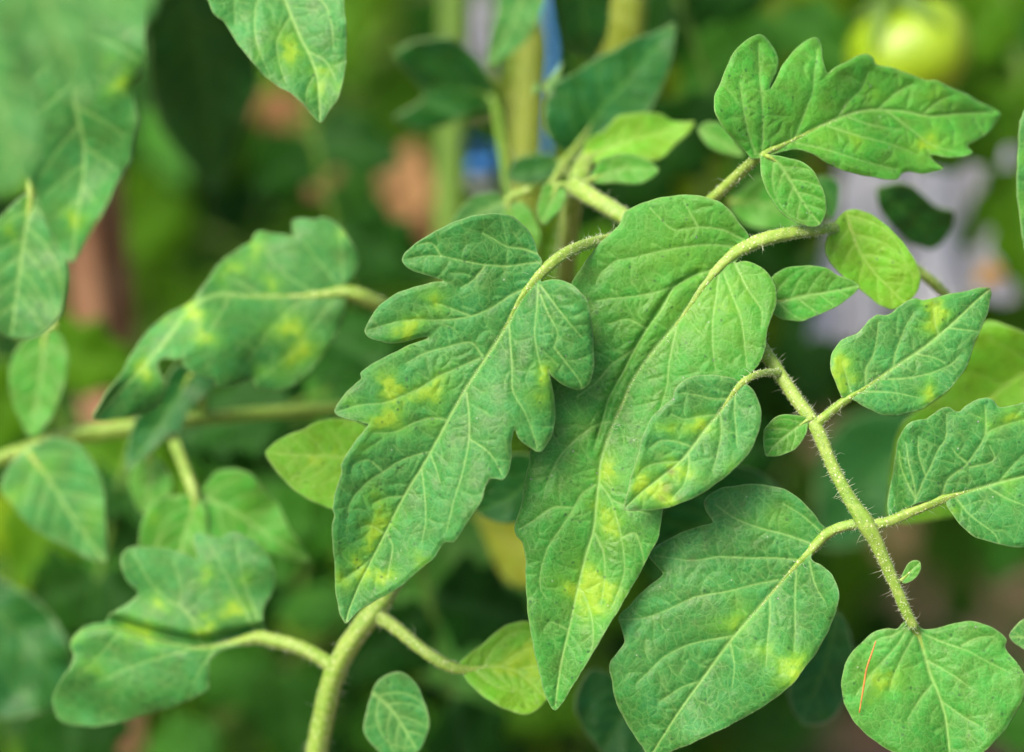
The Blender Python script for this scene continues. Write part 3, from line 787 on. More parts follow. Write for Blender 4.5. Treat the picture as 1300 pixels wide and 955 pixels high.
B_mid = fr(R1, [(925,318),(900,352),(860,400),(820,470),(790,530),(720,640),(660,730),(615,800),(570,880)]) + fr(R2, [(540,90),(480,200),(440,270),(390,350),(340,440),(300,520),(260,600),(220,680),(180,760),(140,860),(129,908)])
B_v = [fr(R1, v) for v in ([(940,268),(870,275),(800,285),(700,280),(600,262),(520,245),(440,245),(368,260)], [(915,235),(860,215),(790,205),(730,170),(690,150)], [(700,285),(650,345),(600,375)],
  [(880,370),(800,410),(740,450),(680,480),(600,500),(500,508),(400,508),(320,520),(215,550)], [(640,490),(560,460),(500,440)], [(690,660),(600,700),(500,745),(430,790),(340,830),(280,850),(180,860),(90,888)],
  [(690,655),(640,600),(540,620),(440,650),(370,690)], [(920,360),(915,450),(905,560),(920,660),(935,720)], [(930,365),(985,440),(1040,510),(1100,580)], [(985,620),(1040,690),(1085,750),(1100,785)], [(800,520),(805,600),(812,700),(815,800),(860,880),(890,950),(915,1035)],
  [(520,245),(480,190),(420,200)], [(920,380),(960,480),(1000,560),(985,620)])] \
 + [fr(R2, v) for v in ([(545,75),(470,68),(390,95),(330,125),(240,130)], [(475,205),(400,225),(340,250),(280,290),(220,330),(170,380),(140,430),(135,480)], [(365,390),(300,395),(240,420)], [(285,545),(230,510),(190,520)], [(240,640),(180,690),(120,730)],
  [(625,-40),(635,60),(635,150),(620,240),(600,320),(575,400),(555,480),(540,540)], [(640,155),(700,195),(740,240),(770,300)], [(475,215),(500,280),(515,330)], [(440,280),(455,420),(455,500),(440,580)], [(300,545),(320,600),(310,660),(300,720)], [(280,290),(220,240),(160,260),(150,290)])]
B_s = fr(R1, [(495,425,12,.7),(385,545,14,.95),(340,560,9,.6),(310,785,15,1),(485,795,17,.85),(380,825,13,.6),(150,850,11,.45),(940,730,11,.85),(930,830,13,.5),(300,920,17,1)]) + fr(R2, [(270,430,14,.65),(262,515,14,.9),(225,590,13,.7),(190,695,14,.9),(110,735,12,.65),(278,720,12,.9),(435,655,10,.6),(200,190,9,.45),(490,75,13,.4),(220,400,10,.4)])
add_leaflet(root, B_out, B_mid, 'mature', [(850,318,2.3,7.5),(815,300,1.6,7.2),(775,303,.75,7),(740,311,.1,7),(718,321,-.3,7.5),(703,332,-.45,7)], .8, veins=B_v, spots=B_s, d=-.55, gx=-.06, gy=-.14, fold=.5, arch=.25, und=.13, quilt=1.6, seed=21, h=1.6, curl=.5,
            label='sharp lobed central leaflet dotted with yellow patches')
# --- upper right leaflet on its own stalk
D_out = fr(D1, [(232,562),(215,545),(180,510),(140,470),(105,420),(85,370),(82,320),(100,280),(120,225),(145,170),(180,120),(225,85),(262,72),(295,95),(322,135),(335,180),(325,225),(310,262),(303,288),(325,250),(350,195),(390,145),(430,105),(470,85),(495,90),(505,130),(512,180),(528,225),(555,205),(600,180),(640,160),(680,150),(705,165),(720,190),(770,200),(830,220),(880,240),(920,255),(960,255),(1010,280),(1070,305),(1120,335),(1170,360),(1208,385),(1195,415),(1170,450),(1130,480),(1085,505),(1080,515),(1100,540),(1050,555),(1000,558),(950,548),(928,550),(950,575),(985,600),(950,615),(900,622),(850,615),(820,620),(800,642),(730,640),(650,625),(580,605),(520,575),(470,545),(430,530),(390,525),(350,535),(310,548),(270,560)])
D_mid = fr(D1, [(262,545),(330,520),(420,475),(520,425),(620,385),(700,370),(820,375),(930,395),(1050,385),(1180,380)])
D_v = [fr(D1, v) for v in ([(245,545),(215,450),(195,350),(185,260)], [(270,540),(275,430),(270,320),(260,220),(258,110)], [(400,480),(440,380),(470,300),(480,200),(490,130)], [(565,405),(610,340),(660,290),(690,220)], [(730,365),(790,310),(860,270)], [(400,500),(500,520),(600,550),(700,580),(800,605)], [(520,430),(640,470),(760,500),(880,545)], [(760,375),(860,450),(940,510),(1050,540)], [(900,390),(960,340),(1030,310)], [(600,395),(700,430),(820,450)])]
add_leaflet(root, D_out, D_mid, 'fresh', [(850,300,2.4,8),(880,274,2.0,7.5),(910,248,1.6,7),(935,224,1.3,7),(958,203,1.0,6.5)], .6, veins=D_v, spots=fr(D1, [(490,490,16,.4),(640,490,12,.6),(720,310,12,.5),(920,500,15,.85),(940,310,12,.5),(470,400,20,.3)]),
            d=1.25, gx=.7, gy=-.3, fold=.5, arch=.4, und=.16, quilt=2.0, seed=5, h=1.8, runin=.5, label='lobed upper right leaflet bending away with a drooping tip')
F_out = fr(D1, [(268,552),(262,590),(270,640),(290,690),(320,740),(360,785),(410,815),(460,830),(500,820),(520,780),(522,730),(505,670),(480,620),(445,585),(400,565),(350,553),(305,548)])
add_leaflet(root, F_out, fr(D1, [(285,550),(340,585),(400,680),(450,760),(500,822)]), 'fresh', [(962,203,1.1,4),(968,199,.9,3.5),(972,197,.8,3.2)], 0, d=.3, gy=.1, fold=.45, und=.05, seed=8, nv=5)

# --- small leaflet in front of the long one
G_out = fr(R3, [(968,832),(950,814),(880,800),(800,800),(740,822),(704,862)]) + fr(R4, [(694,80),(660,110),(610,160),(575,230),(555,300),(530,380),(510,460),(493,535),(515,546),(560,548),(620,545),(690,530),(760,505),(830,470),(890,425),(950,375),(1005,320),(1040,250),(1058,190),(1060,140),(1050,90),(1028,50)]) + fr(R3, [(1000,838)])
add_leaflet(root, G_out, fr(R4, [(972,22),(930,80),(890,140),(830,210),(780,280),(730,340),(660,400),(580,460),(503,532)]), 'mature', [(990,474,.5,5),(972,472,.2,4.8),(955,478,-.2,4.6),(942,488,-.42,4.5)], .7,
            veins=[fr(R4, v) for v in ([(955,50),(950,130),(955,200),(960,280)], [(890,145),(895,230),(880,310),(860,380)], [(760,305),(760,370),(740,440),(700,490)], [(930,85),(860,85),(790,70),(730,60)], [(885,150),(800,160),(740,170),(690,150)], [(780,285),(700,260),(640,260),(600,290)], [(720,345),(640,350),(580,370),(545,410)])],
            spots=fr(R4, [(805,195,14,.85),(680,210,11,.6),(570,440,15,1),(720,385,14,.95),(655,480,17,.85),(620,440,16,.5),(935,370,9,.4)]), browns=fr(R4, [(690,385,5,.7),(675,455,8,.6),(650,500,6,.5),(720,495,4,.7),(540,540,5,.5)]),
            d=-.6, gx=.02, gy=-.14, fold=.3, arch=.3, und=.07, quilt=1.4, seed=31, h=1.6, label='leaflet with pale and brown blotches at its tip')
# --- right pair and terminal leaflets
J_out = fr(R5, [(932,268),(915,240),(885,200),(850,160),(810,125),(760,100),(700,85),(640,78),(570,85),(510,95),(455,125),(432,155),(440,190),(470,237),(430,250),(380,265),(320,290),(260,320),(225,345),(208,375),(230,410),(264,450),(220,490),(170,530),(130,580),(90,615),(80,640),(95,680),(105,730),(80,770),(50,810),(45,850),(55,900),(62,950),(90,1020),(130,1090),(175,1160),(215,1205),(350,1165),(480,1105),(600,1045),(700,985),(770,930),(820,885),(855,830),(890,790),(925,730),(955,670),(980,610),(990,550),(985,500),(960,450),(920,415),(885,397),(880,370)])
add_leaflet(root, J_out, fr(R5, [(895,335),(800,430),(700,545),(620,635),(540,730),(430,880),(330,1020),(217,1198)]), 'mature', [(1097,664,0,7),(1070,668,.0,6.6),(1048,678,.02,6.6),(1034,690,.05,6.4)], .9,
            veins=[fr(R5, v) for v in ([(840,395),(740,385),(620,385),(500,380),(380,395),(230,375)], [(890,330),(760,285),(660,260),(560,220),(480,165)], [(740,475),(640,495),(520,525),(400,545),(300,590),(200,630),(90,640)], [(560,705),(470,720),(380,740),(290,780),(240,820),(160,900)], [(870,400),(885,470),(905,520),(930,560)], [(815,435),(810,560),(810,680),(805,770)], [(705,550),(705,640),(695,740),(690,830)], [(545,740),(560,830),(550,920)], [(430,890),(340,920),(250,980)], [(915,275),(840,210),(760,160)])],
            spots=fr(R5, [(560,650,15,.65),(680,770,13,.5),(820,815,16,.75),(800,865,18,.85),(740,225,18,.35),(590,600,14,.3)]), browns=fr(R5, [(385,390,6,.4),(590,160,4,.3),(400,650,5,.35),(160,700,4,.35),(437,160,3,.6)]),
            d=.35, gx=-.12, gy=-.16, fold=.3, arch=.15, und=.11, quilt=1.4, seed=44, h=1.7, curl=.4, label='broad lobed leaflet below the small blotched one')
H_out = fr(R6, [(302,712),(285,680),(262,630),(240,580),(232,530),(240,480),(262,440),(290,400),(330,382),(380,360),(420,320),(445,285),(490,258),(530,262),(570,250),(610,215),(650,185),(700,168),(740,175),(800,165),(860,150),(930,138),(1000,122),(1060,108),(1110,112),(1122,140),(1115,190),(1100,250),(1075,310),(1050,370),(1020,440),(1000,510),(970,570),(930,620),(880,680),(810,730),(740,775),(660,800),(580,815),(510,808),(450,780),(400,750),(362,728)])
add_leaflet(root, H_out, fr(R6, [(335,715),(430,660),(540,580),(650,505),(760,430),(860,345),(950,265),(1040,180),(1108,120)]), 'mature', [(1034,541,.2,6.5),(1052,525,.15,5.8),(1072,509,.1,5.6),(1079,505,.1,5)], .9,
            veins=[fr(R6, v) for v in ([(430,655),(430,560),(470,480),(490,390),(500,300)], [(580,550),(590,480),(620,400),(650,320),(700,240)], [(830,370),(810,300),(800,220)], [(500,610),(600,612),(700,600),(800,575),(900,530),(950,480)], [(400,680),(500,682),(600,690),(720,715)], [(700,475),(790,490),(860,520)], [(880,330),(960,340),(1040,350)], [(350,700),(330,620),(300,520)])],
            spots=fr(R6, [(285,545,14,1),(310,635,12,.85),(810,250,14,.95),(800,315,12,.75),(780,700,11,.85),(835,200,9,.6)]), browns=fr(R6, [(1108,125,4,.8),(810,190,5,.4)]), d=.15, gx=.12, gy=-.18, fold=.3, arch=.3, und=.08, quilt=1.4, seed=52, h=1.6, label='pointed leaflet with a yellow patch at its base and another at its upper edge')
K_out = fr(R7, [(840,668),(700,695),(620,740),(560,768),(548,720),(555,640),(575,540),(590,430),(605,340),(640,280),(680,240),(730,226),(760,225),(800,195),(850,165),(890,158),(920,180),(945,186),(985,150),(1040,118),(1095,105),(1130,120),(1160,158),(1210,155),(1260,145),(1300,132),(1400,125),(1500,200),(1580,330),(1620,420),(1560,560),(1500,680),(1420,840),(1340,920),(1290,935),(1220,930),(1130,905),(1040,880),(960,820),(910,760),(880,710),(868,672)])
def K_fold(P, par, md, ed):      # the lobe behind the stalk bends down and away
    q = np.clip((1000 + 690 / 4.333 - P[:, 0] + (P[:, 1] - 600) * .12) / 28, 0, 1); return .5 * q * q
add_leaflet(root, K_out, fr(R7, [(860,660),(900,650),(1040,610),(1180,570),(1300,540),(1450,490),(1612,422)]), 'mature', [(1101,666,0,7),(1122,665,-.08,6.4),(1150,653,-.15,6.2),(1180,640,-.2,6),(1198,632,-.15,5.6)], .9,
            veins=[fr(R7, v) for v in ([(850,655),(880,560),(980,480),(1060,370),(1100,300),(1190,260),(1300,230)], [(700,680),(740,580),(790,480),(830,390),(870,330),(875,200)], [(705,670),(650,560),(620,470),(612,400)], [(705,660),(690,560),(665,460),(650,350)], [(760,540),(720,420),(720,320)], [(990,470),(930,420),(900,380)], [(1000,490),(1100,470),(1140,440),(1110,370)], [(1160,575),(1240,480),(1300,420)], [(920,655),(1010,760),(1130,850),(1160,900)], [(1100,600),(1200,660),(1300,700)], [(1090,310),(1090,220),(1085,150)])],
            spots=fr(R7, [(1230,210,12,.75),(1110,270,10,.45),(1215,600,10,.5),(905,740,8,.6)]), browns=fr(R7, [(1190,290,8,.25),(850,640,5,.4)]), d=.1, gx=.1, gy=-.16, fold=.35, arch=.2, und=.08, seed=61, h=1.6, fn=K_fold, quilt=1.6, label='strongly veined leaflet running out past the right edge')
N_out = fr(R8, [(645,560),(600,600),(550,597),(490,610),(440,640),(390,690),(345,740),(315,800),(298,860),(295,920),(310,1010),(360,1100),(440,1190),(560,1270),(700,1340),(900,1400),(1080,1280),(1200,1150),(1290,1000),(1305,880),(1295,840),(1265,790),(1230,750),(1200,700),(1205,660),(1170,620),(1110,585),(1050,565),(990,557),(930,565),(870,580),(800,602),(745,600),(715,578)])
add_leaflet(root, N_out, fr(R8, [(690,580),(722,640),(752,740),(785,850),(830,960),(870,1100),(900,1390)]), 'semi', [(1155,785,.22,6.6),(1160,794,.22,6.2)], 0,
            veins=[fr(R8, v) for v in ([(655,600),(610,680),(540,760),(450,860),(380,960)], [(700,630),(640,740),(590,840),(560,940)], [(640,600),(570,640),(510,650),(470,680)], [(730,620),(820,660),(900,690),(990,720),(1080,770),(1200,830)], [(960,690),(1040,650),(1130,640)], [(765,770),(900,850),(1000,920)], [(800,900),(720,1000),(660,1100)], [(850,1000),(960,1080),(1050,1130)])],
            spots=fr(R8, [(520,880,18,.75),(470,960,14,.5)]), d=.3, gy=-.2, fold=.5, arch=.35, und=.13, quilt=1.5, seed=70, h=1.8, label='terminal leaflet at the lower end of the hairy rachis')
add_leaflet(root, fr(Q3, [(388,655),(340,640),(290,632),(220,625),(150,645),(100,690),(58,760),(52,830),(60,900),(72,942),(150,942),(220,925),(290,890),(350,820),(378,760),(394,690)]), fr(Q3, [(388,668),(280,740),(170,830),(75,936)]), 'fresh',
            [(1032,532,.15,3),(1027,531,.1,2.8),(1024,532,.05,2.4)], 0, d=.1, fold=.3, und=.03, seed=81, nv=4, vw=.7, label='small oval leaflet beside the hairy rachis')
add_leaflet(root, fr(Q6, [(735,795),(745,750),(780,692),(820,665),(860,660),(880,680),(882,720),(860,770),(820,810),(770,830),(742,826)]), fr(Q6, [(738,805),(800,745),(874,675)]), 'fresh',
            [(1139,738,.1,2.4),(1143,737,.08,2.2),(1146,735,.05,2)], 0, d=.05, fold=.5, und=.02, seed=82, nv=3, vw=.6, label='tiny leaflet sprouting low on the rachis')
add_leaflet(root, fr(D2, [(80,690),(130,655),(200,642),(270,640),(340,650),(390,680),(440,700),(498,735),(470,780),(420,820),(370,850),(300,880),(230,905),(160,905),(105,892),(60,850),(40,780)]), fr(D2, [(50,812),(110,815),(170,800),(260,780),(360,765),(490,738)]), 'fresh',
            [(952,425,1.1,3),(962,402,1.0,3),(972,384,.9,3)], 0, d=.85, fold=.3, gx=.05, und=.05, seed=83, nv=4, label='small plain oval leaflet tucked under the long spotted one')

# --- shoot leaflets above, softer
add_leaflet(root, fr(D3, [(645,660),(590,655),(540,610),(508,550),(500,470),(512,390),(560,320),(640,280),(700,240),(760,200),(850,160),(930,110),(1010,90),(1080,60),(1130,35),(1138,100),(1120,200),(1095,290),(1050,390),(1010,460),(930,520),(820,590),(720,640)]), fr(D3, [(650,650),(720,540),(800,420),(900,320),(1000,200),(1125,45)]), 'deep',
            [(700,236,5,5),(712,215,5.4,5),(724,196,5.8,5)], 0, d=6.4, gx=.25, gy=-.25, fold=.4, und=.2, seed=90, nv=6, h=3, label='dark green shoot leaflet with its tip by the yellow green stem')
add_leaflet(root, fr(D3, [(680,690),(700,610),(740,580),(790,560),(840,500),(870,485),(920,475),(1000,468),(1070,480),(1120,510),(1180,515),(1228,515),(1200,570),(1140,620),(1080,680),(1030,705),(950,690),(850,690),(740,720),(710,722)]), fr(D3, [(695,695),(800,650),(900,610),(1050,570),(1220,518)]), 'young',
            [(740,212,4.9,5),(743,204,4.9,4)], 0, spots=[(745,195,7,1)], d=4.9, gx=.1, gy=-.4, fold=.4, und=.15, seed=91, nv=6, h=2.6, label='bright yellow green young leaflet on the shoot')
add_leaflet(root, fr(D3, [(722,800),(750,735),(780,692),(850,672),(920,675),(1000,700),(1055,745),(1020,790),(950,815),(870,810),(780,815)]), fr(D3, [(728,795),(850,750),(950,742),(1050,746)]), 'fresh', [(738,240,3.9,4),(745,232,3.9,3.6),(750,228,3.9,3)], 0, d=3.9, fold=.5, und=.1, seed=92, nv=4, h=2.6, label='small oval shoot leaflet under the bright young one')
add_leaflet(root, fr(D3, [(500,822),(482,870),(465,930),(470,980),(490,1010),(520,1000),(570,950),(600,900),(602,850),(570,828),(530,818)]), fr(D3, [(560,828),(530,920),(490,1005)]), 'fresh', [(724,236,4,4),(712,234,4,3.4),(706,238,4,3)], 0, d=4, fold=.4, und=.08, seed=93, nv=4, h=2.6, label='small leaflet hanging at the shoot node')
add_leaflet(root, fr(Z5, [(700,100),(720,85),(755,75),(790,108),(815,160),(828,215),(800,265),(740,270),(690,230),(670,160)]), fr(Z5, [(705,85),(740,160),(790,255)]), 'fresh', [(700,236,4.8,5),(676,240,5,5),(648,250,5.1,5),(643,256,5.1,4)], 0, d=5, fold=.4, und=.1, seed=94, nv=4, h=2.8, label='round shoot leaflet half behind the central leaflet')
add_leaflet(root, fr(Z5, [(690,60),(660,42),(610,45),(560,70),(525,115),(500,170),(560,220),(640,200),(700,150),(705,100)]), fr(Z5, [(690,75),(620,110),(520,165)]), 'mature', None, 0, d=5.6, fold=.4, und=.1, seed=95, nv=4, h=2.8)
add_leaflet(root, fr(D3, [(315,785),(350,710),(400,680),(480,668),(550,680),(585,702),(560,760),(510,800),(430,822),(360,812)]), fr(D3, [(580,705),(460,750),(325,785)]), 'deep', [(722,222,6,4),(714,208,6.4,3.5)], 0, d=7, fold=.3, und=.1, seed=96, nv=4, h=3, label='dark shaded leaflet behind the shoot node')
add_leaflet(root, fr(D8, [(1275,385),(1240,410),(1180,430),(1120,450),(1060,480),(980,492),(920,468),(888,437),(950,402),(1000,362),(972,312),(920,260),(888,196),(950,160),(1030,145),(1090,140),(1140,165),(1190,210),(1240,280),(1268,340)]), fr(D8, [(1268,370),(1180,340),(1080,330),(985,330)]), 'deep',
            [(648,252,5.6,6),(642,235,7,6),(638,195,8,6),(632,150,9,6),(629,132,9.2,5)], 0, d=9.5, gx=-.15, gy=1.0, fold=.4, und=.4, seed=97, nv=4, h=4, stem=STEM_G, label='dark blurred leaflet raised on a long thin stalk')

# ================================================================== the long spotted leaf in front of the branch
root = thing('tomato_leaf', 'long glossy tomato leaf with pale midrib reaching down in front of the hairy branch', 'leaf', at1(1190, 330, 3.2))
add_stalk(root, 'rachis', [(1210, 385, 3.6, 6), (1180, 355, 3.0, 6.5), (1120, 312, 2.7, 7), (1085, 294, 2.3, 7.5), (1056, 290, 1.4, 7.5), (1040, 291, .9, 7)], STEM, .5)
C_out = fr(R3, [(1010,240),(995,205),(965,165),(930,120),(885,85),(830,65),(760,55),(690,60),(620,75),(555,95),(500,125),(472,180),(440,215),(390,260),(345,315),(300,385),(265,440),(240,500),(218,580),(198,680),(175,780),(155,880)]) \
  + fr(R4, [(125,160),(112,250),(103,340),(85,430),(65,540),(42,610),(50,650),(75,680),(85,730),(88,800),(92,900),(95,955)]) + [(673,800),(680,835),(688,870),(696,892),(705,902),(716,890),(732,864)] \
  + fr(Z8, [(1010,850),(1070,750),(1130,650),(1200,530)]) + fr(R4, [(600,725),(640,650),(655,545),(690,470),(760,350),(850,200)]) + fr(R3, [(930,900),(985,830),(1030,782),(1060,740),(1080,680),(1085,610),(1105,560),(1125,500),(1120,440),(1100,395),(1060,355),(1010,332),(975,328),(955,335),(985,300)])
C_mid = fr(R3, [(965,285),(930,312),(880,360),(820,430),(760,520),(700,600),(640,670),(570,760),(520,840)]) + fr(R4, [(490,100),(450,190),(420,270),(397,350),(390,430),(380,520),(370,620),(340,720),(315,820),(290,930)]) + [(722,800),(714,834),(709,862),(705,895)]
C_v = [fr(R3, v) for v in ([(985,240),(900,200),(800,190),(700,200),(640,150),(600,110)], [(945,270),(850,262),(740,272),(640,290),(540,315),(460,330),(400,380),(380,420)], [(875,362),(780,390),(720,425),(640,455),(540,475),(430,485),(380,495)],
   [(700,432),(650,530),(590,610),(540,690),(490,790),(430,900),(415,960),(390,1040),(370,1110)], [(540,690),(440,760),(380,830),(300,890)], [(885,370),(875,470),(860,570),(860,680),(870,770)], [(900,365),(940,470),(975,560),(985,620),(1000,760)], [(950,335),(1000,440),(1060,530),(1060,600)], [(715,590),(700,650),(680,750),(670,850),(640,950)], [(590,610),(510,570),(430,590)], [(800,190),(760,120),(740,80)])] \
 + [fr(R4, v) for v in ([(430,180),(370,200),(300,250),(240,310),(200,380),(170,450)], [(375,440),(320,480),(280,550),(220,640),(180,700),(150,800),(150,870),(170,900)], [(290,535),(200,535),(120,590),(60,625)], [(398,440),(440,500),(470,600),(490,700),(495,800),(460,910),(440,950)], [(480,660),(540,640),(570,720),(580,790)], [(375,640),(410,720),(415,820),(400,930)], [(440,500),(530,540),(600,560)])] \
 + [[(732,745),(739,751),(751,782),(753,817),(746,834)], [(722,800),(700,790),(690,800)]]
def C_fn(P, par, md, ed):        # gutter fold beside the midrib, as in the photo
    A = np.array(fr(R3, [(800,380),(700,440),(600,590),(540,690),(490,790),(430,900),(385,1060)])); q, _ = segdist_local(P, crom(A, 8), 40)
    return .045 * np.exp(-(q / 4.0) ** 2) - .03 * np.exp(-((q - 10) / 9) ** 2)
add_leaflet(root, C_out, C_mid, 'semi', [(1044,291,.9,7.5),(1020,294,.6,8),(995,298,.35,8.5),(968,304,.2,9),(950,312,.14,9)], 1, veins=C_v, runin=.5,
            spots=fr(R4, [(425,380,13,1),(410,550,13,.85),(445,620,13,.95),(370,850,20,1),(290,880,15,.85),(430,880,16,.75),(365,930,16,.95),(440,430,12,.5)]) + [(741,782,12,.55)] + fr(R3, [(800,290,70,.36),(930,470,60,.38),(760,540,55,.36)]),  # last three broad spots paint the brighter, lit upper half into the colour
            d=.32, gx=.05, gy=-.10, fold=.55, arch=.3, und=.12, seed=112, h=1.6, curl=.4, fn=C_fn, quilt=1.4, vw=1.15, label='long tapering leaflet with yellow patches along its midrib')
add_leaflet(root, fr(D2, [(440,372),(395,410),(360,460),(340,520),(340,580),(365,630),(410,680),(460,720),(510,760),(560,800),(610,835),(660,852),(720,830),(765,790),(790,750),(795,690),(775,620),(740,560),(690,500),(640,450),(590,410),(540,380),(490,365)]), fr(D2, [(438,385),(465,480),(505,580),(570,670),(640,740),(700,800),(735,825)]), 'young',
            [(1082,293,2.2,4),(1074,282,1.8,3.5),(1072,270,1.6,3)], 0, spots=fr(D2, [(450,590,9,.5)]), d=1.5, gx=.1, gy=-.15, fold=.4, und=.07, seed=99, nv=5, h=2, label='plain light green oval leaflet on the right')

# ================================================================== other leaves and branches
def single(outline, mid, mat, label, stalk=None, name='tomato_leaf', group=None, cat='leaf', plabel=None, **kw):
    q = stalk[0][:3] if stalk else (mid[0][0], mid[0][1], kw.get('d', 0))
    r = thing(name, label, cat, at1(*q), group); add_leaflet(r, outline, mid, mat, stalk, **kw); return r

A_out = fr(D4, [(1108,390),(1100,362),(1140,320),(1160,270),(1145,220),(1110,170),(1085,130),(1040,95),(1000,80),(980,92),(920,88),(880,100),(880,140),(885,165),(850,155),(800,150),(755,137),(730,150),(710,185),(680,200),(620,240),(570,280),(540,330),(510,370),(470,420),(430,450),(370,480),(320,520),(270,570),(220,640),(180,720),(130,790),(90,850),(62,915),(130,918),(220,905),(290,890),(340,850),(355,800),(350,760),(335,720),(325,690),(345,668),(395,672),(420,665),(430,690),(460,720),(510,745),(560,750),(570,780),(620,785),(680,765),(716,750),(725,780),(760,795),(810,798),(880,780),(940,730),(990,680),(1040,600),(1080,540),(1100,470),(1100,425)])
single(A_out, fr(D4, [(1100,390),(1000,405),(850,410),(700,410),(560,405),(450,470),(350,600),(220,750),(70,910)]), 'mature', 'pale spotted lobed tomato leaf with wavy edge in front of the wooden stake',
       [(560,420,6.5,10),(510,402,5.6,10),(478,385,5.0,10),(455,374,4.7,9.5),(440,370,4.5,9)], veins=[fr(D4, v) for v in ([(1085,380),(1000,280),(930,190)], [(1088,375),(1085,250),(1080,160)], [(980,400),(880,340),(810,280),(770,220)], [(760,410),(650,350),(580,320)], [(1000,408),(880,460),(780,560),(700,680)], [(1080,400),(980,510),(900,620),(760,740)], [(620,410),(560,520),(470,600)], [(420,520),(330,640)])],
       spots=fr(D4, [(865,535,15,.95),(910,640,17,.95),(730,215,12,.65),(640,290,11,.65),(795,360,11,.65),(470,475,13,1),(515,580,11,.85),(265,715,12,.95),(1090,150,9,.6),(590,345,9,.4),(760,720,9,.45),(350,500,9,.5)]), d=4.5, gx=.12, gy=-.35, fold=.4, arch=.25, und=.3, seed=120, h=2.4, hairs=.3)
single([(482,585),(470,548),(450,533),(425,531),(405,535),(385,545),(365,552),(346,564),(337,575),(350,597),(365,615),(385,630),(405,640),(430,647),(460,640),(480,610)], [(482,588),(430,580),(385,578),(340,575)], 'young', 'light green yellow spotted leaf tip poking out left of the central leaflet',
       spots=[(398,585,12,.85),(425,573,9,.7),(408,603,8,.6),(376,590,7,.4)], d=2.6, gx=.1, gy=-.4, fold=.3, und=.1, seed=121, nv=5, h=2.2)
single(fr(D8, [(180,-60),(193,15),(215,55),(250,85),(280,135),(320,190),(370,250),(410,295),(450,325),(500,350),(540,385),(570,420),(602,456),(620,456),(650,410),(680,360),(700,290),(708,220),(708,120),(700,0),(690,-70),(440,-110)]), fr(D8, [(445,-100),(485,20),(530,130),(575,220),(600,300),(610,445)]), 'mature', 'spotted tomato leaf hanging tip down from the top edge',
       veins=[fr(D8, v) for v in ([(500,60),(450,150),(455,230),(480,310)], [(450,-60),(375,0),(365,120),(385,200),(420,280)], [(440,-90),(300,-40),(290,90)], [(470,-20),(610,0),(650,80),(660,180)], [(560,190),(630,230),(670,300)], [(590,280),(560,340),(560,390)])],
       spots=fr(D8, [(500,190,16,.85),(620,270,11,.65),(610,330,11,.65),(680,325,8,.5),(385,190,8,.35)]), d=1.7, gy=-.35, fold=.4, arch=.2, und=.12, seed=122, h=2.0)
# close, out of focus leaves in the top left corner
root = thing('tomato_leaf', 'close blurred blue green tomato leaf filling the top left corner', 'leaf', at1(60, -60, -4))
add_stalk(root, 'rachis', [(90, -110, -4.5, 8), (75, -60, -4, 8), (60, 0, -3.6, 7), (45, 120, -3.4, 6), (38, 245, -3.6, 5)], STEM)
add_leaflet(root, fr(D7, [(200,-120),(560,-100),(600,30),(598,150),(602,260),(595,330),(560,350),(548,375),(555,430),(568,500),(555,570),(540,660),(510,710),(470,780),(430,860),(385,930),(350,1000),(300,1078),(260,1060),(230,1000),(190,930),(165,860),(140,780),(60,650),(10,500),(-30,300),(-30,-40)]), fr(D7, [(230,-100),(280,200),(310,430),(345,600),(340,760),(312,930),(298,1065)]), 'mature', None, spots=fr(D7, [(500,345,12,.75),(305,905,11,.85),(440,250,10,.4)]), d=-4.6, gy=.1, fold=.3, und=.2, seed=130, nv=6, h=2.8)
add_leaflet(root, [(40,245),(28,248),(8,268),(-20,300),(-30,380),(-10,415),(10,428),(35,431),(60,420),(78,395),(86,350),(80,310),(65,285),(52,260)], [(40,250),(28,320),(15,422)], 'mature', [(38,232,-3.7,5),(40,242,-3.8,4.5)], spots=[(12,295,10,.65),(36,265,8,.6)], d=-3.8, fold=.3, und=.1, seed=131, nv=5, h=2.6)
root = thing('tomato_leaf', 'very close smeared tomato leaf overlapping the top left corner leaf', 'leaf', at1(-40, -60, -9))
add_leaflet(root, [(60,-60),(200,-60),(192,15),(165,34),(140,36),(126,30),(100,-10)], [(70,-60),(120,-30),(165,25)], 'mature', None, d=-11.5, fold=.2, und=.1, seed=132, nv=4, h=4)
add_leaflet(root, [(-20,-60),(90,-60),(120,10),(127,80),(120,118),(100,128),(75,105),(45,70),(10,40),(-30,0)], [(20,-60),(70,30),(105,122)], 'mature', None, d=-10.6, fold=.2, und=.1, seed=133, nv=4, h=4)
add_leaflet(root, [(-60,20),(5,22),(38,60),(52,140),(42,205),(10,245),(-60,230)], [(-50,60),(0,140),(20,230)], 'mature', None, d=-9.8, fold=.2, und=.1, seed=134, nv=4, h=4)

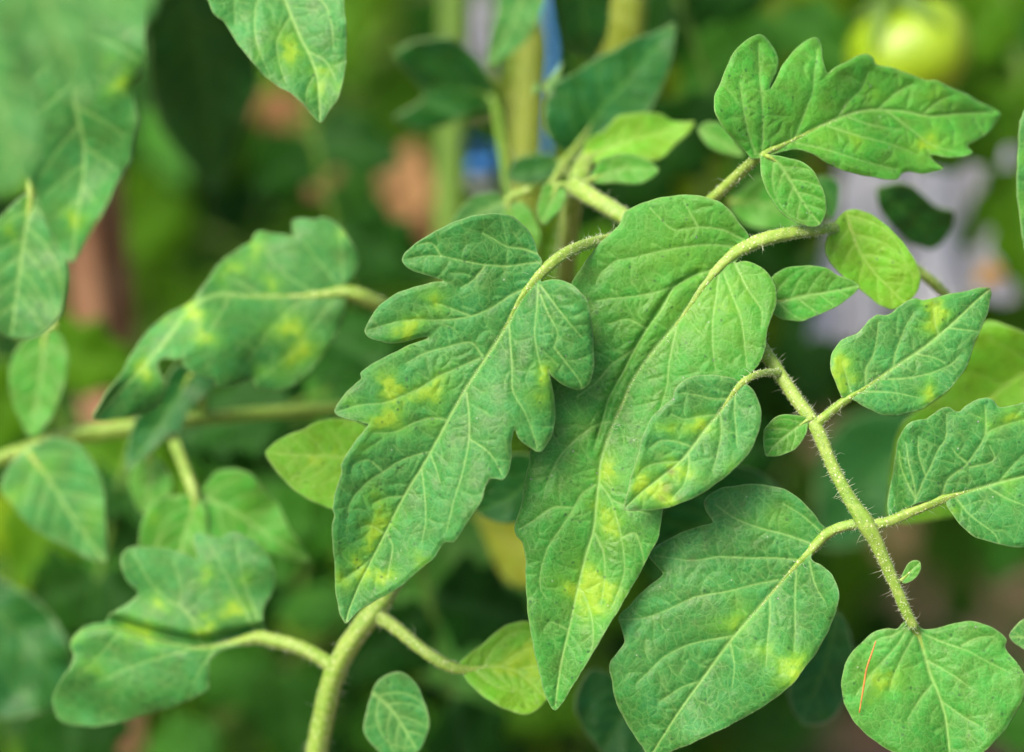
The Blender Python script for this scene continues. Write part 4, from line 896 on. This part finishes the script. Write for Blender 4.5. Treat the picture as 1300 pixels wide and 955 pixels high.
# --- lower left branch
root = thing('tomato_branch', 'pale forked tomato branch with a folded spotted leaflet low on the left', 'branch', at1(398, 985, 3.6))
add_stalk(root, 'stem', [(330, 1900, 14, 16), (360, 1400, 9, 15), (385, 1120, 5, 14), (398, 985, 3.6, 13.5), (412, 905, 3.2, 13.5), (424, 858, 3.0, 13.5), (443, 820, 2.8, 13), (466, 788, 2.7, 13), (485, 764, 2.8, 12), (505, 730, 3.2, 11)], STEM, .6)
Y_out = fr(D5, [(905,700),(890,640),(890,600),(910,560),(935,510),(940,450),(920,390),(880,340),(830,300),(780,278),(745,280),(720,297),(680,297),(640,285),(610,285),(605,320),(615,370),(620,392),(590,375),(540,355),(480,345),(420,340),(370,335),(330,345),(305,375),(305,420),(320,465),(350,500),(375,525),(365,545),(310,585),(260,620),(240,650),(190,655),(140,675),(105,710),(95,750),(110,790),(90,840),(55,890),(20,970),(60,1060),(200,1080),(380,1040),(540,990),(660,930),(668,890),(665,830),(675,800),(720,765),(800,742),(885,722)])
def Y_fn(P, par, md, ed):
    low = P[:, 1] > np.interp(P[:, 0], [89, 140, 177, 214, 251, 272, 306, 337], [802, 796, 807, 816, 822, 821, 813, 806])
    return np.where(low, -.55 * (1 - np.exp(-md / 9)) * .5 + .9 * md / 100, .35 * np.exp(-((md - 8) / 7) ** 2))
add_leaflet(root, Y_out, fr(D5, [(890,705),(800,728),(690,752),(620,757),(500,737),(380,707),(260,672),(125,690)]), 'mature', [(424,848,3,10),(408,836,3.1,9),(385,824,3.2,9),(360,816,3.3,9),(338,812,3.4,9)], .5,
            veins=[fr(D5, v) for v in ([(870,705),(800,580),(740,460),(680,350),(640,300)], [(885,700),(840,560),(800,450),(780,300)], [(640,750),(580,610),(500,560),(420,480),(350,360)], [(750,740),(560,600),(550,500),(520,400)], [(620,760),(480,790),(330,840),(200,900)], [(300,690),(230,770),(150,850)], [(690,760),(640,830),(600,900)])],
            spots=fr(D5, [(650,690,11,.95),(770,595,13,.95),(400,690,14,.95),(460,575,10,.75),(650,625,7,.6),(655,455,10,.65),(815,470,8,.5),(100,720,10,.5),(195,835,12,.5),(330,670,12,.6)]), d=3.7, gx=-.05, gy=-.35, fold=.2, und=.18, seed=140, h=2.3, fn=Y_fn, label='folded spotted leaflet with a rolled lower half')
add_leaflet(root, fr(Z8, [(540,905),(530,870),(570,835),(620,795),(660,760),(710,730),(770,717),(800,735),(830,790),(860,880),(870,960),(840,1020),(780,1060),(690,1040),(610,990),(560,940)]), fr(Z8, [(545,900),(650,885),(740,905),(850,1000)]), 'young', [(476,780,2.7,10),(500,795,2.6,8.5),(530,820,2.4,8),(560,841,2.2,8),(586,852,2.1,7)], .7,
            spots=fr(Z8, [(775,835,18,1),(700,890,14,.95),(800,900,18,.8)]), d=2.0, gy=-.5, fold=.3, und=.1, seed=141, nv=5, h=2, label='yellowing leaflet at the end of the right fork')
add_leaflet(root, [(470,885),(478,866),(490,858),(506,853),(522,861),(535,880),(545,920),(530,955),(490,960),(462,930)], [(474,880),(500,905),(528,950)], 'mature', None, 0, d=2.3, fold=.4, und=.08, seed=142, nv=4, h=2.2, label='small leaflet just below the fork')

# --- left branch, soft
root = thing('tomato_branch', 'soft focus tomato branch running level across the left side below the spotted lobed leaf', 'branch', at1(-40, 600, 7))
add_stalk(root, 'stem', [(-520, 830, 10, 13), (-250, 690, 8, 12), (-60, 605, 7, 10), (30, 573, 7, 10), (100, 552, 7, 12), (145, 546, 7, 11), (200, 538, 7, 9), (300, 527, 7.2, 8.5), (420, 519, 7.6, 8), (520, 512, 8, 7)], STEM_M)
add_leaflet(root, fr(D6, [(180,60),(110,90),(75,130),(50,180),(38,240),(40,310),(60,380),(90,450),(120,502),(165,490),(200,440),(240,360),(265,290),(280,200),(270,130),(240,80)]), fr(D6, [(185,70),(165,280),(122,495)]), 'fresh', [(110,548,7,10),(107,515,7,9),(98,480,6.8,8),(86,440,6.5,7),(72,412,6.3,5),(58,415,6.2,4)], d=6.2, fold=.3, und=.1, seed=150, nv=4, h=3, label='upright oval leaflet left of the side stalk')
add_leaflet(root, fr(Z7, [(95,85),(40,140),(5,210),(10,250),(50,300),(90,350),(150,400),(230,440),(310,480),(387,502),(392,430),(385,330),(378,220),(340,140),(310,90),(260,55),(190,45),(140,65)]), fr(Z7, [(100,90),(180,200),(260,330),(383,497)]), 'mature', [(18,578,6.9,8),(28,571,6.5,7),(34,569,6.3,6)], spots=fr(Z7, [(45,265,14,.6),(340,335,14,.4),(150,155,14,.5)]), d=6, fold=.3, und=.15, seed=151, nv=5, h=2.8, label='broad leaflet hanging below the level stem')
add_leaflet(root, fr(Z7, [(725,255),(690,255),(620,260),(560,290),(525,340),(512,400),(512,460),(560,520),(650,540),(740,500),(765,400),(750,300)]), fr(Z7, [(722,262),(690,360),(640,520)]), 'fresh', [(212,540,7,9),(222,562,6.4,8),(235,595,5.8,8),(245,622,5.5,8),(249,632,5.4,7)], spots=fr(Z7, [(560,335,8,.6),(720,330,14,.4)]), d=5.4, fold=.3, und=.15, seed=152, nv=4, h=2.8)
add_leaflet(root, fr(Z7, [(735,245),(790,175),(850,160),(910,175),(960,220),(1010,280),(1040,330),(1060,380),(1100,430),(1132,497),(1060,492),(1000,475),(900,450),(830,430),(765,400),(740,320)]), fr(Z7, [(735,260),(850,310),(980,400),(1125,492)]), 'fresh', None, spots=fr(Z7, [(900,310,16,.35)]), d=5.6, gx=.1, fold=.5, und=.2, seed=153, nv=5, h=2.8, label='drooping leaflet on the right of the side fork')
add_leaflet(root, fr(Z7, [(550,108),(500,140),(470,200),(490,280),(525,325),(555,312),(600,280),(625,250),(625,190),(600,140)]), fr(Z7, [(550,112),(550,210),(530,320)]), 'fresh', [(192,540,7,5),(191,560,6.9,4),(190,576,6.8,3.5)], d=6.8, fold=.3, und=.1, seed=154, nv=3, h=3)
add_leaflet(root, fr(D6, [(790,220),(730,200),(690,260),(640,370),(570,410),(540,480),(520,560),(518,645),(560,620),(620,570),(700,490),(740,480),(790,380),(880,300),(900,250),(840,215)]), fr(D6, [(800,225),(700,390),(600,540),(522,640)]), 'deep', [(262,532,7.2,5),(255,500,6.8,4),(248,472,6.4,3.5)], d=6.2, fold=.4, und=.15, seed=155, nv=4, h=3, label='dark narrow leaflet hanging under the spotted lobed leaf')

# --- scattered leaves behind, one by one
px = lambda *a: list(a)
single(px((180,-30),(188,60),(190,120),(205,165),(235,205),(262,236),(275,243),(290,215),(312,150),(330,105),(320,60),(290,20),(270,-30)), px((230,-30),(255,80),(275,238)), 'deep', 'very dark tomato leaf hanging tip down between the two top left leaves', d=13, gy=2.6, fold=.4, und=.3, seed=160, nv=5, h=4)
single(px((640,-30),(630,20),(620,60),(621,83),(640,75),(665,55),(685,25),(694,-30)), px((670,-30),(650,30),(623,80)), 'mature', 'green leaf tip hanging from the top beside the blue twine, left one', d=8, gy=.3, fold=.3, und=.1, seed=161, nv=4, h=3.5)
single(px((698,-30),(704,20),(715,50),(735,70),(748,77),(765,60),(774,30),(770,-30)), px((738,-30),(742,30),(748,74)), 'deep', 'dark green leaf tip hanging between the blue twine and the yellow green stem', d=8.5, gy=1.5, fold=.3, und=.1, seed=162, nv=4, h=3.5)
single(px((694,118),(680,105),(676,122),(690,110),(705,90),(715,78),(708,105),(700,122)), px((682,118),(700,100),(713,82)), 'mature', 'small curled leaf beside the dark shoot leaflet', d=6.5, fold=.3, und=.05, seed=163, nv=2, h=3)
single(fr(D2, [(590,270),(640,250),(700,240),(760,260),(810,300),(850,340),(900,365),(962,380),(950,450),(910,520),(860,562),(800,550),(740,530),(680,470),(620,400),(588,330)]), fr(D2, [(600,280),(740,390),(880,540)]), 'deep', 'dark leaf silhouetted against the white plastic sheet', d=6.5, gy=1.3, gx=.2, fold=.3, und=.2, seed=164, nv=4, h=2.6)
single(fr(D1, [(480,635),(540,635),(572,665),(575,720),(560,790),(530,800),(510,760),(470,690)]), fr(D1, [(490,640),(530,700),(545,790)]), 'deep', 'dark leaf edge peeping out beside the small leaflet under the upper right leaf', d=5.5, fold=.3, und=.1, seed=165, nv=4, h=3)
single(fr(D1, [(145,720),(190,690),(260,630),(330,650),(400,720),(440,800),(400,835),(300,840),(210,820),(160,780)]), fr(D1, [(150,730),(280,740),(430,810)]), 'fresh', 'soft light green leaf behind the stalk of the upper right leaf', [(925,262,7,3),(930,258,6.6,3)], d=6.2, fold=.3, und=.2, seed=166, nv=4, h=3)
single(fr(D1, [(20,450),(60,415),(120,430),(170,500),(200,550),(140,545),(70,520)]), fr(D1, [(25,455),(100,490),(190,545)]), 'fresh', 'light green leaf edge left of the upper right lobed leaf', d=5, fold=.3, und=.1, seed=167, nv=4, h=3)
single(px((1250,408),(1282,415),(1330,440),(1370,520),(1320,600),(1230,650),(1150,665),(1126,655),(1130,600),(1140,548),(1160,525),(1200,497),(1232,445)), px((1345,450),(1290,480),(1220,540),(1130,650)), 'young', 'bright translucent leaf behind the pointed leaflet on the right', d=4.2, gx=-.2, gy=.2, fold=.5, und=.2, seed=168, nv=6, h=2.6, spots=[(1290,500,50,.3)])
single(px((1296,150),(1310,135),(1380,140),(1390,300),(1310,325),(1298,300),(1291,240),(1292,190)), px((1370,140),(1330,230),(1303,315)), 'mature', 'leaf edge entering from the upper right margin', d=-1.2, fold=.2, und=.08, seed=169, nv=5, h=2.4, spots=[(1298,260,12,.5),(1299,200,8,.4)])
single(fr(R8, [(1222,640),(1250,590),(1300,548),(1450,540),(1520,640),(1460,760),(1380,760),(1300,712),(1250,680)]), fr(R8, [(1500,640),(1380,650),(1226,642)]), 'mature', 'leaf tip entering from the lower right margin', d=.6, fold=.4, und=.06, seed=170, nv=5, h=2.2)
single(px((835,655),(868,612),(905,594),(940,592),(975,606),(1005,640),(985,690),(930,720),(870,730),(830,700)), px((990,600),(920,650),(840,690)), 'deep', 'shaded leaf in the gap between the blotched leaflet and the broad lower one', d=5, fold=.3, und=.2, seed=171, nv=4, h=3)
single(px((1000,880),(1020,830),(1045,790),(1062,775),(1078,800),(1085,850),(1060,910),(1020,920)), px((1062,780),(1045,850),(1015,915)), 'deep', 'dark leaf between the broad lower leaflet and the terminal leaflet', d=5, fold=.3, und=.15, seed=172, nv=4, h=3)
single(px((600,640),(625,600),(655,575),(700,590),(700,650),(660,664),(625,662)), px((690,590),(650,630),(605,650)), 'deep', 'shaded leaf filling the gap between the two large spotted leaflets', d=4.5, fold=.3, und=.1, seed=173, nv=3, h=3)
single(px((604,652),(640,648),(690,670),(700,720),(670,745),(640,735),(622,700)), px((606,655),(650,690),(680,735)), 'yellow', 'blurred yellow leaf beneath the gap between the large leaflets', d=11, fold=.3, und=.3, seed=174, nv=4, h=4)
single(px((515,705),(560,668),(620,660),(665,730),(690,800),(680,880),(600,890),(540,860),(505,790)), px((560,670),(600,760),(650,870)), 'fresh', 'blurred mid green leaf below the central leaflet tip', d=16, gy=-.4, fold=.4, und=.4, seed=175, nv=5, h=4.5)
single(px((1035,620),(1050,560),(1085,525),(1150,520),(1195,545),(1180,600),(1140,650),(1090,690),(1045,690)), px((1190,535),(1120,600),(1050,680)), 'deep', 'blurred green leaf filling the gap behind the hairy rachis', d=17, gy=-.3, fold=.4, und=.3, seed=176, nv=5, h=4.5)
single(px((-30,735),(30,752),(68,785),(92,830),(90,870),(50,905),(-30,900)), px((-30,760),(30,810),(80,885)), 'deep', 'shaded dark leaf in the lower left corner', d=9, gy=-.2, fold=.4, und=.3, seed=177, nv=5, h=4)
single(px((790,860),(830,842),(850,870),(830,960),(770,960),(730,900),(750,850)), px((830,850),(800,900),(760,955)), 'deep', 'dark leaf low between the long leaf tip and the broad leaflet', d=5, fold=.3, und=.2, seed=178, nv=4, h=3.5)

# --- dry needle lying on the terminal leaflet
W, rad = stalk_path([(1112, 814, -.22, .8), (1106, 832, -.20, 1.2), (1100, 850, -.18, 1.3), (1096, 875, -.12, 1.2), (1091, 905, -.05, .9)])
o0 = W[0]; o = link('dry_needle', tube(W, rad, o0, 8), plain('needle', (.55, .24, .05), .5, .4, (.4, .16, .04), 400), None, o0)
tag(o, 'thin orange dry needle lying on the terminal leaflet', 'needle')
